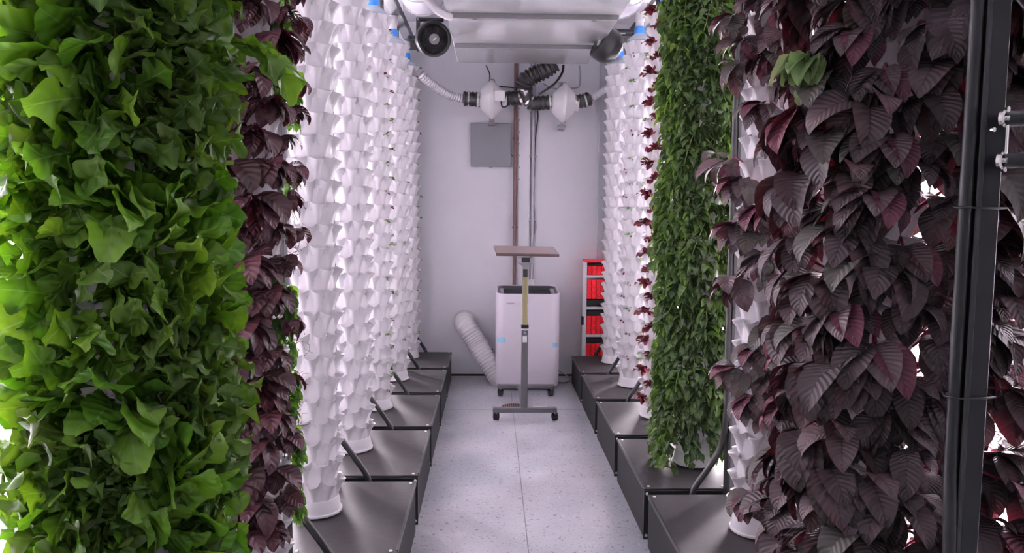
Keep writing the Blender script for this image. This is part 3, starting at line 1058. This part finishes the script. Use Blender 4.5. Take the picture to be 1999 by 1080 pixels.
# floor drain and paper scrap
c = at(1003, 795, 5.2); c.y = 5.2
dr = empty('floor_drain', 'round rusty floor drain behind the stand', 'drain', None, (c.x, 5.17, 0))
bm = B(); lathe(bm, [(.125, 0), (.125, .003), (.118, .0045), (.085, .0035), (.082, 0)], 40, cap0=False, cap1=False); obj('rim', bm, 'ring', dr, smooth=40)
bm = B(); lathe(bm, [(.083, .0005), (0, .0008)], 36, cap0=False); gr = obj('grate', bm, 'rust', dr, smooth=40)
bm = B()
for i in range(-5, 6):
    w_ = math.sqrt(max(0, .08 ** 2 - (i * .0145) ** 2))
    box(bm, (i * .0145 - .003, -w_, .0006), (i * .0145 + .003, w_, .0026))
obj('grate_bars', bm, 'dark', gr, smooth=0)
c = at(1054, 799, 5.15)
bm = B(); box(bm, (-.048, -.014, 0), (.048, .014, .002)); o = tag(obj('paper_strip', bm, 'paper', smooth=0), 'small white paper strip on the floor behind the stand', 'paper'); o.location = (c.x, 5.16, 0); o.rotation_euler = (0, 0, R(-3))

# ------------------------------------------------------------------ red bin rack
DRk = 6.0
xl, xr = at(1141, 600, DRk).x, at(1141, 600, DRk).x + .30
rk = empty('bin_rack', 'white metal rack of red bins at the back of the right row', 'rack', None, ((xl + xr) / 2, DRk + .06, 0))
k = Vector(rk.location)
w = (xr - xl) / 2
zz = lambda y: at(1160, y, DRk).z
for sx in (-1, 1):
    bm = B(); box(bm, (sx * w - .016, -.06, 0), (sx * w + .016, -.035, zz(511)), .002); u = obj('upright', bm, 'white', rk, smooth=30)
    bm = B(); box(bm, (sx * w - .022, -.062, zz(635)), (sx * w - .004, -.036, zz(618)), .002); obj('clip', bm, 'black', u, smooth=30)
for y in (540, 602, 656, 705):
    bm = B(); box(bm, (-w + .012, -.062, zz(y + 2.5)), (w - .012, .07, zz(y - 2.5)), .002); obj('shelf', bm, 'white', rk, smooth=30)
bm = B(); box(bm, (-w - .005, -.06, zz(513)), (w + .01, .08, zz(508)), .003); obj('red_top', bm, 'red', rk, smooth=30)
for i, (ya, yb, lab) in enumerate(((514, 537, 'topmost'), (546, 597, 'second from the top'), (606, 653, 'third from the top'), (661, 702, 'lowest'))):
    za, zb_ = zz(ya), zz(yb)
    zmid = za - (za - zb_) * (.24 if i != 1 else .0)
    if i == 1:
        zb_ = zz(584) ; zmid = za
        za_b, zb_b = zz(586), zz(597)
    else:
        za_b, zb_b = za, zmid + .002
    b0 = empty('red_bin', 'red plastic bin with round holes in the white rack, ' + lab, 'bin', 'red bins in the rack', (k.x, k.y - .05, zb_))
    bm = B()
    # front made of three ribs
    n = 7
    bw = (2 * w - .036) / n
    for q in range(n):
        box(bm, (-w + .019 + q * bw, -.008, 0), (-w + .019 + (q + 1) * bw - .003, .02, zmid - zb_), .003)
    box(bm, (-w + .019, .006, 0), (w - .019, .105, zmid - zb_ - .01), .003)
    obj('bin_body', bm, 'red', b0, smooth=30)
    hh = zmid - zb_
    for q in range(n):
        rows = (.25, .75) if q % 2 == 0 else (.5,)
        if hh > .12:
            rows = (.2, .5, .8) if q % 2 == 0 else (.35, .65)
        for r_ in rows:
            bm = B(); lathe(bm, [(.0135, -.001), (.0135, .0015), (.012, .0015), (.011, -.0005), (0, -.0005)], 14, (-w + .019 + (q + .5) * bw - .0015, -.0075, hh * r_), (0, -1, 0)); obj('hole', bm, 'dark', b0, smooth=30)
    bm = B(); box(bm, (-w + .019, .0, zb_b - zb_), (w - .019, .1, za_b - zb_), .002); obj('dark_rim', bm, 'dark', b0, smooth=30)


# ------------------------------------------------------------------ hinge clamp on the near right post
hp_ = at(1960, 275, 1.47)
hc = empty('pipe_clamp', 'chrome double clamp holding two black rods on the near right post', 'clamp', None, hp_)
bm = B()
for z in (.042, -.038):
    lathe(bm, [(.014, -.006), (.017, -.003), (.017, .003), (.013, .006)], 14, (-.004, 0, z), (.6, -.8, 0))
box(bm, (.000, -.006, -.06), (.006, .006, .065), .002)
obj('plate', bm, 'chrome', hc, smooth=30)
for z in (.042, -.038):
    bm = B(); tube(bm, [(.0, .004, z), (.02, .0, z), (.03, -.004, z + .001), (.09, -.05, z - .004), (.2, -.16, z - .012)], lambda t: .0155, 14); obj('rod', bm, 'black', hc, smooth=60)
    bm = B(); lathe(bm, [(.006, 0), (.005, .006), (0, .007)], 8, (-.002, -.006, z), (.3, -.9, 0)); obj('bolt', bm, 'chrome', hc, smooth=60)
bm = B(); lathe(bm, [(.005, 0), (.0045, .006), (0, .007)], 8, (-.028, -.005, .02), (.1, -1, 0)); obj('bolt', bm, 'chrome', hc, smooth=60)


# ------------------------------------------------------------------ plants
def begin():
    bm = B()
    return bm, bm.loops.layers.uv.new('UVMap'), bm.loops.layers.float_color.new('tint')


def leaf(L3, hub, base, direc, length, width, shape, bend=.8, ruf=0., rfreq=3., fold=.15, tint=(1, 1, 1), nx=4, ny=9, twist=0., down=Vector((0, 0, -1)), petiole=.0):
    """one leaf as a bent grid; its first row is the shared hub vertex"""
    bm, uvl, cl = L3
    d = Vector(direc).normalized()
    side = d.cross(Vector((0, 0, 1)))
    if side.length < .05:
        side = d.cross(Vector((0, 1, 0)))
    side.normalize()
    side = (Matrix.Rotation(twist, 3, d) @ side)
    p = Vector(base)
    rows = []
    ph = rnd.uniform(0, 6.28)
    step = length / ny
    for j in range(ny + 1):
        v = j / ny
        n = side.cross(d).normalized()
        if n.z < 0 and abs(twist) < .8:
            pass
        w = width * shape(v) * .5
        row = []
        for i in range(-nx, nx + 1):
            u = i / nx
            wv = ruf * (u * u) * math.sin(rfreq * 6.28 * v + ph + (2.1 if u > 0 else 0)) * length
            wv += ruf * .45 * abs(u) * math.sin(rfreq * 13.1 * v + ph * 2.7 + (1.3 if u > 0 else 0)) * length
            row.append((p + side * (u * w * (1 - .12 * abs(u) * fold)) + n * (fold * abs(u) * w + wv * min(1, v * 3)), u, v))
        rows.append(row)
        # bend towards the ground
        ang = bend / ny * (.5 + v)
        ax = d.cross(down)
        if ax.length > 1e-3:
            d = (Matrix.Rotation(ang, 3, ax.normalized()) @ d).normalized()
            side = (side - d * side.dot(d)).normalized()
        p = p + d * step
    vs = [[hub] * (2 * nx + 1)] + [[bm.verts.new(c[0]) for c in r_] for r_ in rows[1:]]
    t4 = tuple(tint) + (1,)
    for j in range(ny):
        for i in range(2 * nx):
            q = [(vs[j][i], j, i), (vs[j][i + 1], j, i + 1), (vs[j + 1][i + 1], j + 1, i + 1), (vs[j + 1][i], j + 1, i)]
            if j == 0:
                q = [q[0], q[2], q[3]]
            f = bm.faces.new([z[0] for z in q])
            f.smooth = True
            for lp, z in zip(f.loops, q):
                lp[uvl].uv = (rows[z[1]][z[2]][1], rows[z[1]][z[2]][2])
                lp[cl] = t4
    return vs


def plant_mesh(name, bm3, m):
    me = bpy.data.meshes.new(name)
    bm3[0].to_mesh(me)
    bm3[0].free()
    me.materials.append(M_[m])
    return me


def stem_mesh(name, pts_list, r, m, hub=True):
    bm = B()
    for pts in pts_list:
        tube(bm, pts, r, 5)
    me = bpy.data.meshes.new(name)
    bm.to_mesh(me)
    bm.free()
    me.materials.append(M_[m])
    me.polygons.foreach_set('use_smooth', [True] * len(me.polygons))
    return me


def sh_amar(v):
    x = max(0., (v - .10) / .90)
    return .045 + (math.sin(math.pi * x ** .80) ** .85 if 0 < x < 1 else 0)


def sh_oak(v):
    if v < .12:
        return .12 + v
    e = math.sin(math.pi * min(1, (v - .05) * .97)) ** .5
    lob = .70 + .30 * math.cos(2 * math.pi * (v * 3.1 - .45))
    return max(.05, e * lob * (.55 + .55 * v))


def sh_round(v):
    if v < .15:
        return .14 + v
    return max(.05, math.sin(math.pi * min(1, .10 + v * .87)) ** .6 * (.6 + .45 * v) * (1 + .07 * math.sin(v * 40)))


def sh_frill(v):
    if v < .12:
        return .2
    e = math.sin(math.pi * min(1, (v - .02) * .95)) ** .5
    return max(.06, e * (.66 + .42 * math.cos(2 * math.pi * v * 4.6)) * (.6 + .5 * v))


def sh_herb(v):
    x = max(0., (v - .12) / .88)
    return .06 + (math.sin(math.pi * x ** .7) if 0 < x < 1 else 0)


def vary(a, b):
    t = rnd.random()
    k = rnd.uniform(.8, 1.2)
    return tuple(k * (x * (1 - t) + y * t) for x, y in zip(a, b))


# plants grow along local +X (outwards from the tower); local origin is the pocket mouth
def lettuce_proto(kind):
    L3 = begin()
    hub = L3[0].verts.new((-.012, 0, -.012))
    n = {'oak': 14, 'round': 12, 'frill': 18}[kind]
    for k in range(n):
        a = k * 2.4 + rnd.uniform(-.3, .3)
        s = (k + .6) / n
        sp = .25 + 1.15 * s
        d = Vector((math.cos(sp) + .12, math.sin(sp) * math.cos(a), math.sin(sp) * math.sin(a) * .9 + .22))
        if kind == 'oak':
            leaf(L3, hub, (-.012, 0, -.012), d, rnd.uniform(.065, .125), rnd.uniform(.045, .07), sh_oak, rnd.uniform(.5, 1.7), .04, 2., .22, vary((.6, .8, .5), (1.3, 1.2, .9)), 5, 22, rnd.uniform(-.8, .8))
        elif kind == 'round':
            leaf(L3, hub, (-.012, 0, -.012), d, rnd.uniform(.065, .12), rnd.uniform(.045, .07), sh_round, rnd.uniform(.6, 1.6), .045, 1.7, .25, vary((.55, .8, .5), (1.2, 1.15, .9)), 5, 18, rnd.uniform(-.8, .8))
        else:
            leaf(L3, hub, (-.012, 0, -.012), d, rnd.uniform(.06, .115), rnd.uniform(.045, .07), sh_frill, rnd.uniform(.4, 1.5), .085, 3.2, .3, vary((.6, .75, .5), (1.25, 1.15, .9)), 5, 26, rnd.uniform(-.9, .9))
    return plant_mesh('lettuce_plant', L3, {'oak': 'lettuce', 'round': 'lettuce', 'frill': 'frill'}[kind])


def amaranth_proto(big=True, m='amar', green=0., far=0.):
    """leafy shoot: leaves hang in a whorl from a short stem"""
    L3 = begin()
    reach = rnd.uniform(.035, .085) if big else rnd.uniform(.012, .035)
    reach += far
    tip = Vector((reach, rnd.uniform(-.02, .02), .02))
    hub = L3[0].verts.new(tip)
    stems = [[Vector((-.015, 0, -.02)), tip * .5 + Vector((0, 0, .015)), tip]]
    n = rnd.randint(10, 13) if big else rnd.randint(14, 17)
    for q in range(n):
        a = q * 2.4 + rnd.uniform(-.4, .4)
        sp = rnd.uniform(.6, 1.55)
        d = Vector((math.cos(sp) * .8 + .15, math.sin(sp) * math.cos(a), math.sin(sp) * math.sin(a) * .45 - .2))
        l = rnd.uniform(.085, .155) if big else rnd.uniform(.05, .098)
        t = rnd.random()
        if t < .06:
            tint = (1.5, .66, .92)
        elif t < .2:
            tint = (.85, 1.08, .92)
        else:
            tint = vary((.72, .74, .75), (1.15, 1.08, 1.08))
        if rnd.random() < green:
            tint = (.85, 1.7, .6)
        leaf(L3, hub, tip, d, l, l * rnd.uniform(.46, .58), sh_amar, rnd.uniform(1.1, 2.2), .018, 1.3, rnd.uniform(.12, .3), tint, 4, 11, rnd.uniform(-.35, .35))
    return plant_mesh('amaranth_plant', L3, m), stem_mesh('stem', stems, lambda t: .0045 - .002 * t, 'stemr')


def trailing_proto(m, length, leafsize, nst, out=.05, tintA=(.7, .8, .7), tintB=(1.25, 1.2, 1.), pale=.0):
    """hanging shoots with small pointed leaves"""
    L3 = begin()
    stems = []
    prev = None
    for s in range(nst):
        y = rnd.uniform(-.03, .03)
        o = rnd.uniform(.5, 1.2) * out
        pts = smooth_path([(-.015, 0, -.02), (o * .6, y * .5, .015), (o, y, -length * .25), (o * rnd.uniform(.6, 1.1), y * 1.3, -length * .6), (o * rnd.uniform(.4, .9), y * 1.5, -length * rnd.uniform(.85, 1.1))], 5)
        stems.append(pts)
        for j in range(2, len(pts), 1):
            p = pts[j]
            hub = L3[0].verts.new(p)
            for q in range(rnd.randint(1, 2)):
                a = rnd.uniform(-1.7, 1.7)
                d = Vector((math.cos(a), math.sin(a), rnd.uniform(-.6, .25)))
                l = leafsize * rnd.uniform(.6, 1.25)
                t = vary(tintA, tintB)
                if rnd.random() < pale:
                    t = (1.5, 1.5, 1.1)
                leaf(L3, hub, p, d, l, l * rnd.uniform(.36, .56), sh_herb, rnd.uniform(.8, 2.0), .03, 1.5, rnd.uniform(.2, .7), t, 2, 6, rnd.uniform(-.7, .7))
    return plant_mesh('trailing_plant', L3, m), stem_mesh('stem', stems, .0016, 'stemg')


def sprout_proto(m, size, n, name='seedling'):
    L3 = begin()
    hub = L3[0].verts.new((-.008, 0, -.01))
    for q in range(n):
        a = q * 2.4 + rnd.uniform(-.4, .4)
        sp = rnd.uniform(.3, 1.1)
        d = Vector((math.cos(sp), math.sin(sp) * math.cos(a), math.sin(sp) * abs(math.sin(a)) * .8 + .35))
        l = size * rnd.uniform(.7, 1.2)
        leaf(L3, hub, (-.008, 0, -.01), d, l, l * .55, sh_round, rnd.uniform(.6, 1.7), .06, 1.6, .3, vary((.75, .8, .7), (1.2, 1.15, 1.1)), 2, 7, rnd.uniform(-.5, .5))
    return plant_mesh(name, L3, m)


def wisp_proto():
    bm = B()
    for q in range(7):
        p = Vector((-.01, 0, -.01))
        pts = [p.copy()]
        d = Vector((1, rnd.uniform(-1, 1), rnd.uniform(-.4, 1)))
        for j in range(9):
            d = (d + Vector((rnd.uniform(-.7, .7), rnd.uniform(-.9, .9), rnd.uniform(-.9, .6)))).normalized()
            p = p + d * .009
            pts.append(p.copy())
        tube(bm, pts, .0009, 4)
    me = bpy.data.meshes.new('tendril')
    bm.to_mesh(me); bm.free()
    me.materials.append(M_['root'])
    return me


def pockets(key, rows):
    """mouth position and outward angle of every pocket of a tower"""
    t = towers[key]
    for k in rows:
        for q in range(NP):
            a = t.rotation_euler.z + (math.pi / NP) * (k % 2) + q * 2 * math.pi / NP
            r = R0 + RA * .82
            yield k, a, Vector((t.location.x + r * math.cos(a), t.location.y + r * math.sin(a), BZ + BASE_H + (k + .93) * TH))


def facing(a, p):
    """cosine between the pocket direction and the direction to the camera, seen from above"""
    v = Vector((-p.x, -p.y)).normalized()
    return v.x * math.cos(a) + v.y * math.sin(a)


def put(name, me, p, a, sc, label, cat, group, stem=None, roll=.25, tilt=0.):
    o = bpy.data.objects.new(name, me)
    COL.objects.link(o)
    o.location = p
    o.rotation_euler = (Matrix.Rotation(a, 3, 'Z') @ Matrix.Rotation(tilt, 3, 'Y') @ Matrix.Rotation(rnd.uniform(-roll, roll), 3, 'X')).to_euler()
    o.scale = (sc, sc, sc)
    tag(o, label, cat, group)
    if stem:
        s = bpy.data.objects.new('stem', stem)
        COL.objects.link(s)
        s.parent = o
    return o


def across(px, lo, hi):
    s = (px - lo) / (hi - lo)
    for lim, w in ((.12, 'at the far left edge'), (.3, 'left of centre'), (.45, 'just left of its middle'), (.57, 'in its middle'), (.72, 'just right of its middle'), (.88, 'right of centre')):
        if s < lim:
            return w
    return 'at its right edge'


def grow(key, rows, choose, mincos, name, cat, group, lo, hi, fmt, scale=(.85, 1.15), roll=.3, tilt=(-.1, .2), keep=1., stemmed=False, jitter=.0, ymax=1200, xmin=-200, big=None, xmax=2150, maxcos=2):
    items = []
    for k, a, p in pockets(key, rows):
        if not mincos <= facing(a, p) <= maxcos or rnd.random() > keep:
            continue
        x, y = pix(p)
        if y > ymax or y < -170 or x < xmin or x > xmax:
            continue
        items.append((k, x, y, a, p))
    ks = sorted({i[0] for i in items}, reverse=True)
    for n, k in enumerate(ks):
        row = sorted([i for i in items if i[0] == k], key=lambda z: z[1])
        for c, (kk, x, y, a, p) in enumerate(row):
            me = choose(x, y)
            st = None
            if stemmed:
                me, st = me
            lab = fmt % ('%s row down, %s from the left' % (ORD[n], ORD[c]))
            put(name, me, p, a + rnd.uniform(-jitter, jitter), rnd.uniform(*scale) * (big(x) if big else 1), lab, cat, group, st, roll, rnd.uniform(*tilt))


oak = [lettuce_proto('oak') for _ in range(4)]
rou = [lettuce_proto('round') for _ in range(3)]
fri = [lettuce_proto('frill') for _ in range(4)]


def pick_lettuce(x, y):
    f = .34 + .5 * max(0, min(1, (x - 150) / 250)) if (y < 300 or y > 500) else .35
    r = rnd.random()
    if r < f:
        return rnd.choice(fri)
    return rnd.choice(oak) if r < f + (1 - f) * .6 else rnd.choice(rou)


grow(('L', 0), range(3, 23), pick_lettuce, -.4, 'lettuce_plant', 'lettuce', 'lettuces on the leftmost tower', -20, 500,
     'green lettuce on the leftmost tower, %s', (1.1, 1.4), 3.1, (-.15, .25))

ama = [amaranth_proto(True) for _ in range(6)]
grow(('R', 0), range(2, 24), lambda x, y: rnd.choice(ama), -.6, 'amaranth_plant', 'amaranth', 'amaranths on the near right tower', 1460, 2000,
     'purple amaranth on the near right tower, %s', (.95, 1.25), .3, (-.1, .35), keep=1., stemmed=True, jitter=.2, big=lambda x: 1.3 if x > 1800 else 1.0 if x < 1730 else .85)
long = [amaranth_proto(True, far=.05), amaranth_proto(True, far=.09), amaranth_proto(True, far=.07), amaranth_proto(True, far=.10)]
grow(('R', 0), range(2, 24), lambda x, y: rnd.choice(long), -.98, 'amaranth_plant', 'amaranth', 'amaranths right of the near post', 1900, 2000,
     'purple amaranth right of the near post, %s', (.95, 1.2), .4, (-.2, .3), keep=.95, stemmed=True, jitter=.35, xmin=1740, maxcos=.1)
grow(('R', 0), range(1, 22), lambda x, y: rnd.choice(long), -.9, 'amaranth_plant', 'amaranth', 'amaranths right of the near post', 1900, 2000,
     'purple amaranth low behind the near post, %s', (.95, 1.2), .4, (-.3, .1), keep=.8, stemmed=True, jitter=.3, xmin=1740, maxcos=.05)
ama2 = [amaranth_proto(True) for _ in range(4)]
grow(('R', 1), range(1, 26), lambda x, y: rnd.choice(ama2), -.0, 'amaranth_plant', 'amaranth', 'amaranths on the tower before the grey post', 1430, 1600,
     'purple amaranth before the grey post, %s', (.75, .95), .3, (-.1, .3), keep=.72, stemmed=True, jitter=.1, xmin=1452)
red = [amaranth_proto(False, 'amar2') for _ in range(4)]
grow(('L', 1), range(2, 25), lambda x, y: rnd.choice(red), -.35, 'amaranth_plant', 'amaranth', 'dark red plants beside the lettuce tower', 460, 570,
     'dark red leafy plant behind the lettuce tower, %s', (1.05, 1.25), .3, (-.1, .2), keep=1., stemmed=True, jitter=.2, big=lambda x: 1.22 if x < 500 else 1.0 if x < 525 else .72, xmax=556)
tra = [trailing_proto('basil', .12, .045, 2, .022) for _ in range(3)]
items = [(k, a, p) for k, a, p in pockets(('L', 1), range(2, 23)) if pix(p)[0] > 520 and -100 < pix(p)[1] < 1120 and facing(a, p) > -.5]
n = 0
for k, a, p in sorted(items, key=lambda z: -z[2].z):
    if rnd.random() < (.5 if pix(p)[1] < 200 else .22):
        me, st = rnd.choice(tra)
        put('trailing_plant', me, p, a, rnd.uniform(.7, 1.), 'green trailing plant right of the dark red plants, %s from the top' % ORD[n % len(ORD)], 'plant', 'green trailing plants on the dark red tower', st, .3)
        n += 1
her = [trailing_proto('herb', .17, .058, 3, .06, (.55, .65, .6), (1.35, 1.3, 1.0), pale=.10) for _ in range(5)]
grow(('R', 2), range(1, 27), lambda x, y: rnd.choice(her), -.4, 'trailing_herb', 'herb', 'hanging herbs on the dark green tower', 1300, 1440,
     'dark green hanging herb on the green right tower, %s', (.85, 1.15), .3, (-.1, .1), keep=1., stemmed=True, jitter=.2)

# a pale green basil among the purple leaves, and a green plant near the floor
def basil_proto(n=11, m='sprout', lo=.07, hi=.115, shp=sh_herb, drop=.35):
    L3 = begin()
    hub = L3[0].verts.new((.0, 0, .02))
    for q in range(n):
        a = q * 2.4 + rnd.uniform(-.4, .4)
        sp = rnd.uniform(.3, 1.3)
        d = Vector((math.cos(sp), math.sin(sp) * math.cos(a), math.sin(sp) * math.sin(a) * .4 - drop))
        l = rnd.uniform(lo, hi)
        leaf(L3, hub, (0, 0, .02), d, l, l * rnd.uniform(.45, .6), shp, rnd.uniform(.8, 1.8), .045, 1.6, rnd.uniform(.3, .8), vary((.6, .75, .55), (1.15, 1.1, .95)), 3, 12, rnd.uniform(-.6, .6))
    return plant_mesh('leafy_plant', L3, m)


for px, py, key, out, sc, me, lab in ((1606, 84, ('R', 0), .14, 1.3, basil_proto(16, 'sprout', .05, .088), 'pale wilted green plant among the purple leaves, near the top of the frame'),
                                      (1640, 1085, ('R', 0), .13, .5, basil_proto(8), 'small bright green plant low among the purple leaves'),
                                      (462, 70, ('L', 0), .09, 1.0, basil_proto(5, 'lettuce', .11, .15, sh_oak, .1), 'yellowish lettuce with large lobed leaves at the upper right of the lettuce mass')):
    cand = []
    for k, a, p in pockets(key, range(NT)):
        q = p + Vector((math.cos(a), math.sin(a), 0)) * out
        if facing(a, p) > .1:
            x, y = pix(q)
            cand.append(((x - px) ** 2 + (y - py) ** 2, a, q))
    e, a, q = min(cand, key=lambda z: z[0])
    put('leafy_plant' if key[0] == 'R' else 'lettuce_plant', me, q, a, sc, lab, 'plant' if key[0] == 'R' else 'lettuce', None, None, .1)

# seedlings on the far towers
spr = [sprout_proto('sprout', .03, 5) for _ in range(3)]
sprd = [sprout_proto('redlet', .024, 4) for _ in range(2)]
spg = [sprout_proto('basil', .026, 5) for _ in range(2)]
rl = [sprout_proto('redlet', .066, 11, 'red_lettuce') for _ in range(3)]
wis = [wisp_proto() for _ in range(3)]


def column(key, dx, tol, choose, keep, name, cat, group, fmt, scale=(.8, 1.2), rows=range(0, NT)):
    """plants in the pockets that show near dx pixels from the tower's axis"""
    t = towers[key]
    n = 0
    got = []
    for k in rows:
        cand = []
        for kk, a, p in pockets(key, [k]):
            if facing(a, p) < -.05:
                continue
            cx = pix((t.location.x, t.location.y, p.z))[0]
            e = abs(pix(p)[0] - cx - dx)
            cand.append((e, a, p))
        e, a, p = min(cand, key=lambda z: z[0])
        if e < tol and rnd.random() < keep and -30 < pix(p)[1] < 1100:
            got.append((a, p))
    for a, p in sorted(got, key=lambda z: -z[1].z):
        put(name, choose(), p, a, rnd.uniform(*scale), fmt % (ORD[min(n, len(ORD) - 1)] + ' from the top'), cat, group, None, .3)
        n += 1


ch = lambda l: (lambda: rnd.choice(l))
column(('R', 3), -14, 16, ch(rl), 1., 'red_lettuce', 'lettuce', 'dark red lettuces in the right row', 'dark red lettuce beside the green herbs, %s', (.95, 1.3))
column(('R', 3), 16, 12, ch(spg), .35, 'seedling', 'seedling', 'green seedlings on the red lettuce tower', 'small green seedling right of the red lettuces, %s')
column(('R', 3), -36, 12, ch(spr), .3, 'seedling', 'seedling', 'green seedlings on the red lettuce tower', 'small green seedling left of the red lettuces, %s')
column(('R', 4), 18, 10, ch(spr), .85, 'seedling', 'seedling', 'seedlings on the second tower from the back right', 'pale seedling, second tower from the back right, %s', (.9, 1.5))
column(('R', 4), -12, 10, ch(sprd + spg), .55, 'seedling', 'seedling', 'seedlings on the second tower from the back right', 'tiny dark seedling, second tower from the back right, %s', (1., 1.6))
column(('R', 5), 22, 10, ch(sprd + spg), .7, 'seedling', 'seedling', 'seedlings on the tower by the red bins', 'dark seedling right side of the tower by the red bins, %s', (.8, 1.5))
column(('R', 5), -24, 10, ch(spg), .5, 'seedling', 'seedling', 'seedlings on the tower by the red bins', 'tiny green seedling left side of the tower by red bins, %s', (.5, .8))
column(('L', 4), 24, 10, ch(spg + sprd), .75, 'seedling', 'seedling', 'seedlings on the third tower from the back left', 'tiny dark seedling, third tower from the back left, %s', (.9, 1.4))
column(('L', 5), 4, 12, ch(spr), .4, 'seedling', 'seedling', 'seedlings on the second tower from the back left', 'pale green seedling, second tower from the back left, %s', (1.2, 1.9), range(0, 12))
column(('L', 5), 20, 12, ch(spg), .4, 'seedling', 'seedling', 'seedlings on the second tower from the back left', 'tiny green seedling, second tower from the back left, %s', (.6, 1.))
column(('L', 6), 24, 10, ch(spg + sprd), .75, 'seedling', 'seedling', 'seedlings on the back left tower', 'tiny dark seedling on the back left tower, %s', (.9, 1.3))
column(('L', 2), -34, 12, ch(wis), .22, 'dry_tendril', 'tendril', 'dry tendrils on the large bare tower', 'dry tendril left on the largest bare tower, %s', (1., 1.5))
